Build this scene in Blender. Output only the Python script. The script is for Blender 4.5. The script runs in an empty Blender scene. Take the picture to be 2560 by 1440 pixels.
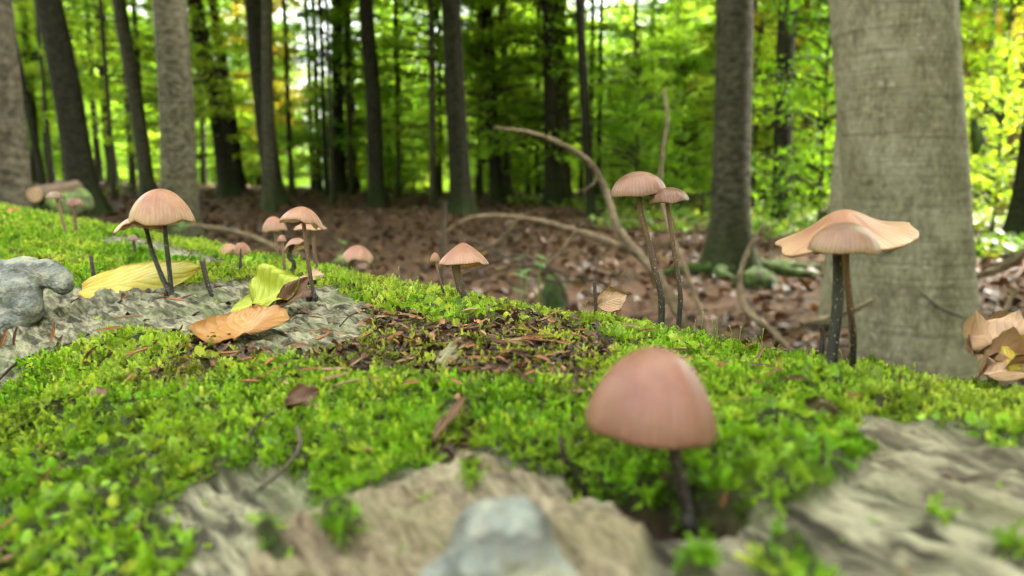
import bpy, math, random
import numpy as np
from mathutils import Vector, Matrix

random.seed(7)
RNG = np.random.default_rng(11)
SC = bpy.context.scene
COL = SC.collection

# ------------------------------------------------------------------ camera
F = 1920.0                       # focal length in pixels of the 2560 x 1440 photograph
PITCH = math.atan((720 - 455) / F)
CAM = np.array([0.0, 0.0, 0.85])
cam = bpy.data.cameras.new('camera')
cam_o = bpy.data.objects.new('camera', cam)
COL.objects.link(cam_o)
cam.sensor_width = 36.0
cam.lens = 27.0
cam.clip_start = 0.01
cam.clip_end = 2000.0
cam.dof.use_dof = True
cam.dof.focus_distance = 0.315
cam.dof.aperture_fstop = 13.0
cam_o.location = CAM
cam_o.rotation_euler = (math.pi / 2 - PITCH, 0, 0)
SC.camera = cam_o

# ------------------------------------------------------------------ light
SUN_EL, SUN_AZ = math.radians(52), math.radians(75)      # azimuth clockwise from +Y (straight ahead)
world = bpy.data.worlds.new('World')
SC.world = world
world.use_nodes = True
wn = world.node_tree
bg = wn.nodes['Background']
sky = wn.nodes.new('ShaderNodeTexSky')
sky.sky_type = 'NISHITA'
sky.sun_disc = False
sky.sun_elevation = SUN_EL
sky.sun_rotation = SUN_AZ
sky.air_density = 1.0
sky.dust_density = 4.0
sky.ozone_density = 1.0
hsv = wn.nodes.new('ShaderNodeHueSaturation')            # a milky, overcast sky
hsv.inputs['Saturation'].default_value = 0.12
wn.links.new(sky.outputs[0], hsv.inputs['Color'])
wn.links.new(hsv.outputs[0], bg.inputs['Color'])
bg.inputs['Strength'].default_value = 0.15
sun = bpy.data.lights.new('sun', 'SUN')
sun.energy = 5.0
sun.angle = math.radians(25)
sun.color = (1.0, 0.93, 0.80)
sun_o = bpy.data.objects.new('sun', sun)
COL.objects.link(sun_o)
sd = Vector((math.sin(SUN_AZ) * math.cos(SUN_EL), math.cos(SUN_AZ) * math.cos(SUN_EL), math.sin(SUN_EL)))
sun_o.rotation_euler = sd.to_track_quat('Z', 'Y').to_euler()
sun_o.location = (3, 2, 30)
SC.view_settings.view_transform = 'Standard'
SC.view_settings.look = 'None'
SC.view_settings.exposure = 3.55
SC.view_settings.gamma = 1.0
SC.view_settings.use_curve_mapping = False
SC.render.engine = 'CYCLES'
cy = SC.cycles
cy.use_denoising = True
cy.filter_width = 1.15
cy.use_adaptive_sampling = True
cy.adaptive_threshold = 0.025
cy.adaptive_min_samples = 24
cy.max_bounces = 6
cy.diffuse_bounces = 3
cy.glossy_bounces = 2
cy.transmission_bounces = 4
cy.transparent_max_bounces = 4
cy.caustics_reflective = False
cy.caustics_refractive = False
cy.sample_clamp_indirect = 8.0

# ------------------------------------------------------------------ projection helpers
RIGHT = np.array([1.0, 0, 0])
FWD = np.array([0, math.cos(PITCH), -math.sin(PITCH)])
UP = np.array([0, math.sin(PITCH), math.cos(PITCH)])

def ray(px, py):
    return FWD + RIGHT * ((px - 1280) / F) + UP * ((720 - py) / F)

def at(px, py, d):
    return CAM + ray(px, py) * d

def project(P):
    q = P - CAM
    d = q @ FWD
    dd = np.where(np.abs(d) < 1e-6, 1e-6, d)
    return 1280 + F * (q @ RIGHT) / dd, 720 - F * (q @ UP) / dd, d

# ------------------------------------------------------------------ noise
def _h(ix, iy, seed):
    h = (ix.astype(np.int64) * 374761393 + iy.astype(np.int64) * 668265263 + seed * 974634777) & 0xffffffff
    h = ((h ^ (h >> 13)) * 1274126177) & 0xffffffff
    h = (h ^ (h >> 16)) & 0xffffffff
    return h / 4294967295.0

def vn(x, y, seed=0):
    x = np.asarray(x, float); y = np.asarray(y, float)
    ix = np.floor(x); iy = np.floor(y)
    fx = x - ix; fy = y - iy
    fx = fx * fx * fx * (fx * (fx * 6 - 15) + 10); fy = fy * fy * fy * (fy * (fy * 6 - 15) + 10)
    a = _h(ix, iy, seed); b = _h(ix + 1, iy, seed); c = _h(ix, iy + 1, seed); d = _h(ix + 1, iy + 1, seed)
    return (a + (b - a) * fx + (c - a) * fy + (a - b - c + d) * fx * fy) * 2 - 1

def fbm(x, y, o=4, seed=0):
    s = 0; a = 1.0; t = 0
    for k in range(o):
        s = s + a * vn(x * 2 ** k + 17.3 * k, y * 2 ** k - 9.1 * k, seed + k); t += a; a *= 0.5
    return s / t

def ridged(x, y, o=3, seed=0):
    s = 0; a = 1.0; t = 0
    for k in range(o):
        s = s + a * (1 - 2 * np.abs(vn(x * 2.1 ** k + 5.2 * k, y * 2.1 ** k + 3.7 * k, seed + k))); t += a; a *= 0.5
    return s / t

def sstep(a, b, x):
    t = np.clip((x - a) / (b - a), 0, 1)
    return t * t * (3 - 2 * t)

def poly_sd(px, py, poly):
    """signed distance in pixels, positive inside"""
    px = np.asarray(px, float); py = np.asarray(py, float)
    best = np.full(px.shape, 1e18); inside = np.zeros(px.shape, bool)
    n = len(poly)
    for i in range(n):
        x0, y0 = poly[i]; x1, y1 = poly[(i + 1) % n]
        ex, ey = x1 - x0, y1 - y0
        t = np.clip(((px - x0) * ex + (py - y0) * ey) / (ex * ex + ey * ey + 1e-9), 0, 1)
        best = np.minimum(best, (px - x0 - t * ex) ** 2 + (py - y0 - t * ey) ** 2)
        c = ((y0 > py) != (y1 > py))
        xi = x0 + (py - y0) * ex / (ey if abs(ey) > 1e-9 else 1e-9)
        inside ^= c & (px < xi)
    return np.where(inside, 1, -1) * np.sqrt(best)

# ------------------------------------------------------------------ object helpers
def link(o, parent=None):
    COL.objects.link(o)
    if parent is not None:
        o.parent = parent
    return o

def mesh_np(name, V, faces, smooth=True, attrs=None):
    """faces: list/array of quads or tris (equal length), or a list of lists"""
    me = bpy.data.meshes.new(name)
    V = np.asarray(V, np.float32)
    if isinstance(faces, np.ndarray):
        n, k = faces.shape
        me.vertices.add(len(V)); me.vertices.foreach_set('co', V.ravel())
        me.loops.add(n * k); me.loops.foreach_set('vertex_index', faces.astype(np.int32).ravel())
        me.polygons.add(n); me.polygons.foreach_set('loop_start', np.arange(0, n * k, k, dtype=np.int32))
        me.update(calc_edges=True)
    else:
        me.from_pydata([tuple(map(float, v)) for v in V], [], [tuple(map(int, f)) for f in faces])
    if smooth:
        me.polygons.foreach_set('use_smooth', np.ones(len(me.polygons), bool))
    for an, arr in (attrs or {}).items():
        arr = np.asarray(arr, np.float32)
        if arr.ndim == 1:
            a = me.attributes.new(an, 'FLOAT', 'POINT'); a.data.foreach_set('value', arr)
        elif arr.shape[1] == 3:
            a = me.attributes.new(an, 'FLOAT_VECTOR', 'POINT'); a.data.foreach_set('vector', arr.ravel())
    me.update()
    return me

def obj(name, me, mat, parent=None, loc=None):
    o = bpy.data.objects.new(name, me)
    if mat is not None and not me.materials:
        me.materials.append(mat)
    link(o, parent)
    if loc is not None:
        o.location = loc
    return o

def empty(name, loc):
    o = bpy.data.objects.new(name, None)
    o.empty_display_size = 0.01
    o.location = Vector([float(c) for c in loc])
    return link(o)

def tag(o, label=None, cat=None, group=None, kind=None):
    if label: o['label'] = label
    if cat: o['category'] = cat
    if group: o['group'] = group
    if kind: o['kind'] = kind
    return o

def grid_faces(nu, nv, wrap_v=False):
    i = np.arange(nu - 1)[:, None]; j = np.arange(nv if wrap_v else nv - 1)[None, :]
    j2 = (j + 1) % nv
    a = i * nv + j; b = (i + 1) * nv + j; c = (i + 1) * nv + j2; d = i * nv + j2
    return np.stack([a + 0 * d, b + 0 * d, c, d], -1).reshape(-1, 4)

def spline(P, n):
    P = np.asarray(P, float)
    if len(P) == 2:
        t = np.linspace(0, 1, n)[:, None]
        return P[0] * (1 - t) + P[1] * t
    Q = np.vstack([2 * P[0] - P[1], P, 2 * P[-1] - P[-2]])
    t = np.linspace(0, len(P) - 1 - 1e-9, n)
    k = t.astype(int); f = (t - k)[:, None]
    p0, p1, p2, p3 = Q[k], Q[k + 1], Q[k + 2], Q[k + 3]
    return 0.5 * (2 * p1 + (p2 - p0) * f + (2 * p0 - 5 * p1 + 4 * p2 - p3) * f ** 2 + (3 * p1 - p0 - 3 * p2 + p3) * f ** 3)

def tube(path, radii, seg=10, rough=0.0, seed=0, freq=6.0, cap=True):
    """V, quads, t attribute; path n x 3"""
    P = np.asarray(path, float); n = len(P)
    r = np.interp(np.linspace(0, 1, n), np.linspace(0, 1, len(radii)), radii)
    T = np.gradient(P, axis=0); T /= np.linalg.norm(T, axis=1)[:, None] + 1e-12
    ref = np.array([0.0, 1.0, 0.0]) if abs(T[0][1]) < 0.85 else np.array([1.0, 0, 0])
    N = np.cross(T, ref); N /= np.linalg.norm(N, axis=1)[:, None] + 1e-12
    B = np.cross(T, N)
    th = np.linspace(0, 2 * np.pi, seg, endpoint=False)
    rr = r[:, None] * np.ones((1, seg))
    if rough:
        L = np.concatenate([[0], np.cumsum(np.linalg.norm(np.diff(P, axis=0), axis=1))]) / max(r.mean(), 1e-6)
        rr = rr * (1 + rough * fbm(L[:, None] * freq / 6 + 0 * th, 2 * np.cos(th)[None, :] + 3 * np.sin(th)[None, :], 3, seed))
    V = P[:, None, :] + rr[..., None] * (np.cos(th)[None, :, None] * N[:, None, :] + np.sin(th)[None, :, None] * B[:, None, :])
    V = V.reshape(-1, 3)
    Fq = grid_faces(n, seg, True)
    t = np.repeat(np.linspace(0, 1, n), seg)
    faces = [tuple(f) for f in Fq]
    if cap:
        faces.append(tuple(range(seg)))
        faces.append(tuple(reversed(range((n - 1) * seg, n * seg))))
    return V, faces, t

def join_parts(parts):
    """list of (V, faces, t) -> one"""
    Vs, Fs, ts, o = [], [], [], 0
    for V, f, t in parts:
        Vs.append(V); ts.append(t); Fs += [tuple(int(k) + o for k in q) for q in f]; o += len(V)
    return np.vstack(Vs), Fs, np.concatenate(ts)

# ------------------------------------------------------------------ material helpers
class NT:
    def __init__(self, name):
        self.m = bpy.data.materials.new(name); self.m.use_nodes = True
        self.t = self.m.node_tree; self.t.nodes.clear()
        self.out = self.t.nodes.new('ShaderNodeOutputMaterial')
    def n(self, typ, **kw):
        nd = self.t.nodes.new(typ)
        for k, v in kw.items():
            if k.startswith('i_'):
                key = k[2:]
                key = int(key) if key.isdigit() else key.replace('_', ' ')
                self.set(nd.inputs[key], v)
            else:
                setattr(nd, k, v)
        return nd
    def set(self, sock, v):
        if isinstance(v, bpy.types.NodeSocket):
            self.t.links.new(v, sock)
        elif isinstance(v, bpy.types.Node):
            self.t.links.new(v.outputs[0], sock)
        else:
            if sock.type == 'RGBA' and len(v) == 3: v = (*v, 1)
            sock.default_value = v
    def noise(self, vec=None, scale=5, detail=4, rough=0.55, dist=0.0):
        nd = self.n('ShaderNodeTexNoise', i_Scale=scale, i_Detail=detail, i_Roughness=rough, i_Distortion=dist)
        if vec is not None: self.set(nd.inputs['Vector'], vec)
        return nd.outputs[0]
    def ramp(self, fac, stops):
        nd = self.n('ShaderNodeValToRGB'); self.set(nd.inputs[0], fac)
        cr = nd.color_ramp
        while len(cr.elements) < len(stops): cr.elements.new(0.5)
        for e, (p, c) in zip(cr.elements, stops):
            e.position = p; e.color = (*c, 1) if len(c) == 3 else c
        return nd.outputs[0]
    def mix(self, fac, a, b, blend='MIX'):
        nd = self.n('ShaderNodeMix', data_type='RGBA', blend_type=blend)
        self.set(nd.inputs[0], fac); self.set(nd.inputs[6], a); self.set(nd.inputs[7], b)
        return nd.outputs[2]
    def math(self, op, a, b=0.0, c=None, clamp=False):
        nd = self.n('ShaderNodeMath', operation=op, use_clamp=clamp)
        self.set(nd.inputs[0], a); self.set(nd.inputs[1], b)
        if c is not None: self.set(nd.inputs[2], c)
        return nd.outputs[0]
    def mapr(self, v, a, b, c=0.0, d=1.0):
        nd = self.n('ShaderNodeMapRange'); self.set(nd.inputs[0], v)
        for k, x in enumerate((a, b, c, d)): nd.inputs[k + 1].default_value = x
        return nd.outputs[0]
    def attr(self, name, typ='GEOMETRY', out='Fac'):
        return self.n('ShaderNodeAttribute', attribute_name=name, attribute_type=typ).outputs[out]
    def obj_co(self):
        return self.n('ShaderNodeTexCoord').outputs['Object']
    def pos(self):
        return self.n('ShaderNodeNewGeometry').outputs['Position']
    def scale(self, vec, s):
        nd = self.n('ShaderNodeMapping'); self.set(nd.inputs['Vector'], vec); nd.inputs['Scale'].default_value = s
        return nd.outputs[0]
    def bump(self, h, strength=0.3, dist=0.001):
        nd = self.n('ShaderNodeBump'); self.set(nd.inputs['Height'], h)
        nd.inputs['Strength'].default_value = strength; nd.inputs['Distance'].default_value = dist
        return nd.outputs[0]
    def pbr(self, col, rough=0.6, normal=None, sss=0.0, sss_r=(0.004, 0.002, 0.001), spec=0.4):
        p = self.n('ShaderNodeBsdfPrincipled')
        self.set(p.inputs['Base Color'], col); self.set(p.inputs['Roughness'], rough)
        p.inputs['Specular IOR Level'].default_value = spec
        if normal is not None: self.set(p.inputs['Normal'], normal)
        if sss:
            p.inputs['Subsurface Weight'].default_value = sss
            p.inputs['Subsurface Radius'].default_value = (1.0, 0.55, 0.35)
            p.inputs['Subsurface Scale'].default_value = sss_r[0]
        return p.outputs[0]
    def add_trans(self, shader, col, fac):
        tr = self.n('ShaderNodeBsdfTranslucent'); self.set(tr.inputs['Color'], col)
        mx = self.n('ShaderNodeMixShader'); self.set(mx.inputs[0], fac)
        self.t.links.new(shader, mx.inputs[1]); self.t.links.new(tr.outputs[0], mx.inputs[2])
        return mx.outputs[0]
    def done(self, shader):
        self.t.links.new(shader, self.out.inputs['Surface']); return self.m

# ------------------------------------------------------------------ the log: shape
R_LOG, V0, ZA = 0.40, 0.15, 0.395
AX = math.radians(40)
EU = np.array([-math.sin(AX), math.cos(AX), 0.0])      # along the log, to the far left
EV = np.array([math.cos(AX), math.sin(AX), 0.0])       # across the log, to the far right

def log_pt(u, s, h=0.0):
    ph = s / R_LOG; r = R_LOG + h
    v = V0 + r * np.sin(ph); z = ZA + r * np.cos(ph)
    return np.multiply.outer(u, EU) + np.multiply.outer(v, EV) + np.multiply.outer(z, np.array([0, 0, 1.0]))

BARK_A = [(-60, 720), (60, 700), (190, 705), (300, 700), (420, 700), (520, 690), (640, 685), (760, 692), (850, 712), (925, 735),
          (915, 770), (905, 815), (845, 835), (725, 865), (640, 860), (560, 825), (450, 815), (330, 828), (250, 850), (150, 860), (60, 915), (-60, 975)]
BARK_A2 = [(230, 587), (330, 590), (430, 606), (560, 640), (600, 662), (520, 655), (430, 628), (330, 612), (250, 606)]
BARK_B = [(390, 1520), (470, 1322), (410, 1252), (450, 1197), (560, 1152), (700, 1157), (760, 1192), (800, 1237), (880, 1222), (960, 1202), (1050, 1147), (1150, 1117), (1200, 1087), (1250, 1092), (1280, 1132), (1340, 1157), (1430, 1147), (1500, 1167), (1600, 1217), (1700, 1252), (1800, 1252), (1880, 1257), (1960, 1242), (2050, 1222), (2120, 1162), (2150, 1082), (2130, 1022), (2200, 1010), (2280, 1035), (2420, 1060), (2470, 1090), (2640, 1110), (2760, 1600), (300, 1700)]
CHUNK = [(560, 1520), (760, 1280), (1000, 1205), (1150, 1155), (1215, 1110), (1270, 1150), (1420, 1185), (1560, 1260), (1640, 1310), (1560, 1520)]
PLATE = [(2140, 1075), (2205, 1018), (2290, 1045), (2460, 1080), (2640, 1100), (2640, 1290), (2400, 1230), (2180, 1170)]
CREV = [(1425, 1123), (1500, 1158), (1600, 1190), (1750, 1220), (1880, 1250), (1840, 1293), (1700, 1288), (1560, 1258), (1450, 1198)]
MOSS_DOTS = [(880, 1375, 55), (1180, 1240, 34), (2010, 1425, 85), (1745, 1420, 40), (2520, 1350, 40), (2330, 1272, 28), (700, 1430, 40)]
HUMUS_1 = [(905, 738), (1000, 765), (1100, 780), (1200, 780), (1300, 765), (1440, 795), (1560, 850), (1520, 930), (1440, 965), (1330, 955), (1200, 930), (1080, 915), (960, 905), (860, 900), (740, 895), (720, 855), (860, 822), (900, 785)]
HUMUS_2 = [(350, 745), (500, 730), (530, 780), (440, 822), (350, 812)]
LEAF_BED = [(440, 835), (470, 795), (560, 775), (730, 775), (725, 830), (660, 872), (470, 872)]
HUMUS_3 = [(1150, 985), (1200, 1000), (1190, 1090), (1120, 1160), (1040, 1150), (1080, 1080), (1140, 1040)]

def masks(u, s):
    """moss, litter, chunk, plate, crevice masks on the surface of the log"""
    P = log_pt(u, s, 0.005)
    px, py, d = project(P)
    w = 16 * np.clip(0.35 / np.maximum(d, 0.08), 0.6, 2.4)
    qx = px + w * fbm(u * 90, s * 90, 3, 31) * 1.6
    qy = py + w * fbm(u * 90, s * 90, 3, 57) * 0.8
    vis = (d > 0.03) & (s < 0.09) & (px > -400) & (px < 2960) & (py < 1800)
    soft = 10 * np.clip(0.3 / np.maximum(d, 0.08), 0.5, 2.0)
    def inn(poly): return sstep(-1, 1, poly_sd(qx, qy, poly) / soft)
    bark = np.maximum(np.maximum(inn(BARK_A), inn(BARK_A2)), inn(BARK_B))
    for (cx, cy_, r) in MOSS_DOTS:
        dist = np.hypot(qx - cx, (qy - cy_) * 1.25)
        bark = bark * (1 - sstep(1.15, 0.8, dist / r))
    hum = np.maximum(np.maximum(inn(HUMUS_1), inn(HUMUS_2)), inn(HUMUS_3))
    pat = sstep(0.18, 0.45, fbm(u * 24, s * 34, 4, 77))
    hum = np.maximum(hum, pat * 0.62 * (1 - bark) * sstep(0.17, 0.25, d))
    # elsewhere: patches of its own
    other = sstep(0.12, 0.3, fbm(u * 5, s * 7, 4, 3)) + sstep(0.35, 0.5, np.abs(s) / 1.1)
    bark = np.where(vis, bark, np.clip(other, 0, 1))
    bed = inn(LEAF_BED); hum = np.maximum(hum, bed)
    hum = np.where(vis, hum, 0)
    z = np.zeros_like(bark)
    ch = np.where(vis, inn(CHUNK), z); pl = np.where(vis, inn(PLATE), z); cr = np.where(vis, inn(CREV), z)
    return 1 - bark, hum * (1 - bark), ch, pl, cr

def log_height(u, s, mk):
    moss, hum, ch, pl, cr = mk
    h = 0.0035 * fbm(u * 9, s * 9, 3, 5) + 0.0016 * fbm(u * 28, s * 28, 3, 9)
    bark = 1 - moss
    br = 0.0016 * ridged(u * 55, s * 190, 3, 13) + 0.0022 * ridged(u * 30 + 3 * fbm(u * 20, s * 20, 2, 8), s * 75, 3, 19) \
        + 0.0008 * fbm(u * 260, s * 380, 3, 23)
    h = h + bark * br
    rock = 0.0045 * fbm(u * 55, s * 80, 4, 41) + 0.0022 * ridged(u * 90, s * 120, 3, 43)
    h = h + ch * (0.0032 + rock)
    layers = fbm(u * 14, s * 60, 3, 47) * 5
    h = h + pl * (0.0016 + 0.0011 * (np.floor(layers) + sstep(0.75, 1.0, layers - np.floor(layers))) * 0.5)
    h = h + moss * (1 - 0.75 * hum) * (0.0030 + 0.0046 * fbm(u * 50, s * 50, 3, 29) + 0.0014 * fbm(u * 160, s * 160, 2, 30))
    h = h + hum * 0.0012 * fbm(u * 220, s * 220, 3, 37)
    h = h - cr * 0.014
    return h

def lines(c, lo, hi, d0, g, lo2, hi2, grow):
    a = [c]
    while a[-1] < hi: a.append(a[-1] + d0 + g * abs(a[-1] - c))
    st = a[-1] - a[-2]
    while a[-1] < hi2: st *= grow; a.append(min(a[-1] + st, hi2))
    b = [c]
    while b[-1] > lo: b.append(b[-1] - d0 - g * abs(b[-1] - c))
    st = b[-2] - b[-1]
    while b[-1] > lo2: st *= grow; b.append(max(b[-1] - st, lo2))
    return np.array(b[:0:-1] + a)

UL = lines(0.10, -0.22, 1.3, 0.00048, 0.0058, -2.2, 5.2, 1.07)
HALF = math.pi * R_LOG
SL = lines(-0.075, -0.19, 0.15, 0.00048, 0.0058, -HALF, HALF, 1.16)
SL = SL[:-1] if abs(SL[-1] - HALF) < 1e-9 else SL
UU, SS = np.meshgrid(UL, SL, indexing='ij')
MK = masks(UU, SS)
HH = log_height(UU, SS, MK)

def gsample(A, u, s):
    u = np.clip(u, UL[0], UL[-1] - 1e-6); s = np.clip(s, SL[0], SL[-1] - 1e-6)
    i = np.clip(np.searchsorted(UL, u) - 1, 0, len(UL) - 2); j = np.clip(np.searchsorted(SL, s) - 1, 0, len(SL) - 2)
    fu = (u - UL[i]) / (UL[i + 1] - UL[i]); fs = (s - SL[j]) / (SL[j + 1] - SL[j])
    return (A[i, j] * (1 - fu) * (1 - fs) + A[i + 1, j] * fu * (1 - fs) + A[i, j + 1] * (1 - fu) * fs + A[i + 1, j + 1] * fu * fs)

def log_us(P):
    q = P - np.array([0, 0, ZA])
    u = q @ EU; v = q @ EV - V0; z = q[..., 2]
    return u, R_LOG * np.arctan2(v, z), np.hypot(v, z)

def surf(u, s, lift=0.0):
    return log_pt(np.asarray(u, float), np.asarray(s, float), gsample(HH, np.asarray(u, float), np.asarray(s, float)) + lift)

def nrm(u, s):
    e = 0.004
    a = surf(u + e, s) - surf(u - e, s); b = surf(u, s + e) - surf(u, s - e)
    n = np.cross(b, a); n = n / (np.linalg.norm(n, axis=-1, keepdims=True) + 1e-12)
    return n if n[..., 2].mean() > 0 else -n

def hit(px, py, past=0.0):
    """first point of the log under a pixel (or the closest approach, at the ridge)"""
    d = np.concatenate([np.linspace(0.05, 0.8, 1500), np.linspace(0.8, 4.5, 1500)])
    P = CAM + np.multiply.outer(d, ray(px, py))
    u, s, r = log_us(P)
    g = r - R_LOG - gsample(HH, u, s)
    k = np.where(g < 0)[0]
    i = k[0] if len(k) else int(np.argmin(g + 0.0 * d))
    if past:
        i = int(np.argmin(np.abs(d - d[i] - past)))
    u, s, _ = log_us(P[i])
    p = surf(u, s)
    return p, float((p - CAM) @ FWD), float(u), float(s)

# ------------------------------------------------------------------ the log: materials
def mat_log():
    b = NT('log_bark')
    luv = b.attr('luv', out='Vector')
    st = b.scale(luv, (60, 260, 1)); fine = b.scale(luv, (260, 900, 1)); big = b.scale(luv, (16, 30, 1))
    n1 = b.noise(st, 1.0, 6, 0.62, 0.6); n2 = b.noise(fine, 1.0, 4, 0.6); n3 = b.noise(big, 1.0, 5, 0.6)
    grey = b.ramp(n1, [(0.36, (0.022, 0.018, 0.012)), (0.44, (0.07, 0.06, 0.041)), (0.52, (0.165, 0.146, 0.101)), (0.63, (0.30, 0.268, 0.188))])
    tan = b.ramp(n2, [(0.38, (0.10, 0.062, 0.038)), (0.5, (0.25, 0.172, 0.115)), (0.62, (0.40, 0.295, 0.205))])
    c = b.mix(b.math('MULTIPLY', b.attr('chunk'), b.mapr(n3, 0.35, 0.65)), grey, tan)
    c = b.mix(b.mapr(n3, 0.5, 0.62, 0, 0.5), c, (0.13, 0.145, 0.07))
    c = b.mix(b.mapr(n2, 0.56, 0.66, 0, 0.6), c, (0.045, 0.035, 0.025))
    under = b.ramp(b.noise(b.scale(luv, (500, 500, 1)), 1.0, 3), [(0.35, (0.014, 0.014, 0.005)), (0.6, (0.03, 0.038, 0.008)), (0.75, (0.055, 0.04, 0.02))])
    hum = b.ramp(b.noise(b.scale(luv, (420, 420, 1)), 1.0, 4), [(0.35, (0.014, 0.008, 0.005)), (0.55, (0.045, 0.024, 0.014)), (0.75, (0.09, 0.05, 0.03))])
    c = b.mix(b.attr('moss'), c, under)
    c = b.mix(b.attr('humus_and_shade'), c, hum)
    nb = b.bump(b.math('ADD', b.math('MULTIPLY', n1, 0.7), b.math('MULTIPLY', n2, 0.5)), 1.0, 0.0025)
    return b.done(b.pbr(c, 0.85, nb, spec=0.25))

P = log_pt(UU, SS, HH)
moss_a, hum_a, ch_a, pl_a, cr_a = [m.ravel() for m in MK]
ns = len(SL)
Vlog = P.reshape(-1, 3)
Flog = grid_faces(len(UL), ns, True)
Flog = Flog[:, ::-1]
log_root = empty('fallen_log', (V0 * EV[0] + 1.0 * EU[0], V0 * EV[1] + 1.0 * EU[1], 0))
tag(log_root, 'huge fallen beech log with cracked grey bark, overgrown by moss and mushrooms', 'log')
lm = mesh_np('bark', Vlog, Flog, True, dict(luv=np.stack([UU.ravel(), SS.ravel(), 0 * SS.ravel()], -1), moss=moss_a,
     humus_and_shade=np.maximum(hum_a, cr_a), chunk=np.maximum(ch_a, 0.35 * pl_a)))  # shade in the crevice is painted in with the dark humus colour
MLOG = mat_log()
bo = obj('bark', lm, MLOG, log_root); bo.location = -log_root.location
for e in (0, -1):      # cut ends
    ring = P[e]; cen = ring.mean(0)
    k = len(ring); V = np.vstack([ring, ring * 0.97 + cen * 0.03 + EU * (0.004 if e else -0.004), cen[None] + EU * (0.004 if e else -0.004)])
    fs = [(i, (i + 1) % k, k + (i + 1) % k, k + i) for i in range(k)] + [(k + i, k + (i + 1) % k, 2 * k) for i in range(k)]
    b = NT('cut_wood'); w = b.n('ShaderNodeTexWave', wave_type='RINGS', i_Scale=14.0, i_Distortion=2.0)
    me = mesh_np('cut_end', V, fs, False)
    o = obj('cut_end', me, b.done(b.pbr(b.ramp(w.outputs[1], [(0.2, (0.20, 0.13, 0.08)), (0.8, (0.34, 0.25, 0.16))]), 0.8)), log_root)
    o.location = -log_root.location

# ------------------------------------------------------------------ scatter by geometry nodes (uncountable stuff)
def scatter(name, pts, eul, scl, var, col, sources, label, cat):
    me = mesh_np(name, pts, [], False)
    n = len(pts)
    a = me.attributes.new('rot', 'FLOAT_VECTOR', 'POINT'); a.data.foreach_set('vector', np.asarray(eul, np.float32).ravel())
    a = me.attributes.new('scl', 'FLOAT', 'POINT'); a.data.foreach_set('value', np.asarray(scl, np.float32))
    a = me.attributes.new('vid', 'INT', 'POINT'); a.data.foreach_set('value', np.asarray(var, np.int32))
    a = me.attributes.new('tint', 'FLOAT_VECTOR', 'POINT'); a.data.foreach_set('vector', np.asarray(col, np.float32).ravel())
    o = obj(name, me, None)
    tag(o, label, cat, kind='stuff')
    g = bpy.data.node_groups.new(name, 'GeometryNodeTree')
    g.interface.new_socket('Geometry', in_out='INPUT', socket_type='NodeSocketGeometry')
    g.interface.new_socket('Geometry', in_out='OUTPUT', socket_type='NodeSocketGeometry')
    gi = g.nodes.new('NodeGroupInput'); go = g.nodes.new('NodeGroupOutput')
    ip = g.nodes.new('GeometryNodeInstanceOnPoints')
    join = g.nodes.new('GeometryNodeJoinGeometry')
    for s in reversed(sources):
        oi = g.nodes.new('GeometryNodeObjectInfo'); oi.inputs['Object'].default_value = s; oi.inputs['As Instance'].default_value = True
        g.links.new(oi.outputs['Geometry'], join.inputs[0])
    def na(nm, dt):
        x = g.nodes.new('GeometryNodeInputNamedAttribute'); x.data_type = dt; x.inputs['Name'].default_value = nm
        return x.outputs['Attribute']
    g.links.new(gi.outputs[0], ip.inputs['Points'])
    g.links.new(join.outputs[0], ip.inputs['Instance'])
    ip.inputs['Pick Instance'].default_value = True
    g.links.new(na('vid', 'INT'), ip.inputs['Instance Index'])
    g.links.new(na('rot', 'FLOAT_VECTOR'), ip.inputs['Rotation'])
    g.links.new(na('scl', 'FLOAT'), ip.inputs['Scale'])
    g.links.new(ip.outputs[0], go.inputs[0])
    md = o.modifiers.new('scatter', 'NODES'); md.node_group = g
    return o

def frames(zdir, spin):
    """euler angles of frames whose Z is zdir, turned by spin about it"""
    z = zdir / np.linalg.norm(zdir, axis=1)[:, None]
    ref = np.where(np.abs(z[:, 2:3]) > 0.95, np.array([[1.0, 0, 0]]), np.array([[0, 0, 1.0]]))
    x = np.cross(ref, z); x /= np.linalg.norm(x, axis=1)[:, None]
    y = np.cross(z, x)
    c, s = np.cos(spin)[:, None], np.sin(spin)[:, None]
    x2 = x * c + y * s; y2 = np.cross(z, x2)
    ry = np.arcsin(np.clip(-x2[:, 2], -1, 1)); rx = np.arctan2(y2[:, 2], z[:, 2]); rz = np.arctan2(x2[:, 1], x2[:, 0])
    return np.stack([rx, ry, rz], 1)

def leafy_mat(name, rough=0.5, trans=0.4, gain=1.0, spec=0.3):
    b = NT(name)
    col = b.attr('tint', 'INSTANCER', 'Color')
    t2 = b.mix(1.0, col, (1.25 * gain, 1.15 * gain, 0.55 * gain), 'MULTIPLY')
    return b.done(b.add_trans(b.pbr(col, rough, spec=spec), t2, trans))

def src(name, V, Fc, mat, smooth=False):
    me = mesh_np(name, V, Fc, smooth); me.materials.append(mat)
    return bpy.data.objects.new(name, me)      # never linked to the scene: only a shape to scatter

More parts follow.
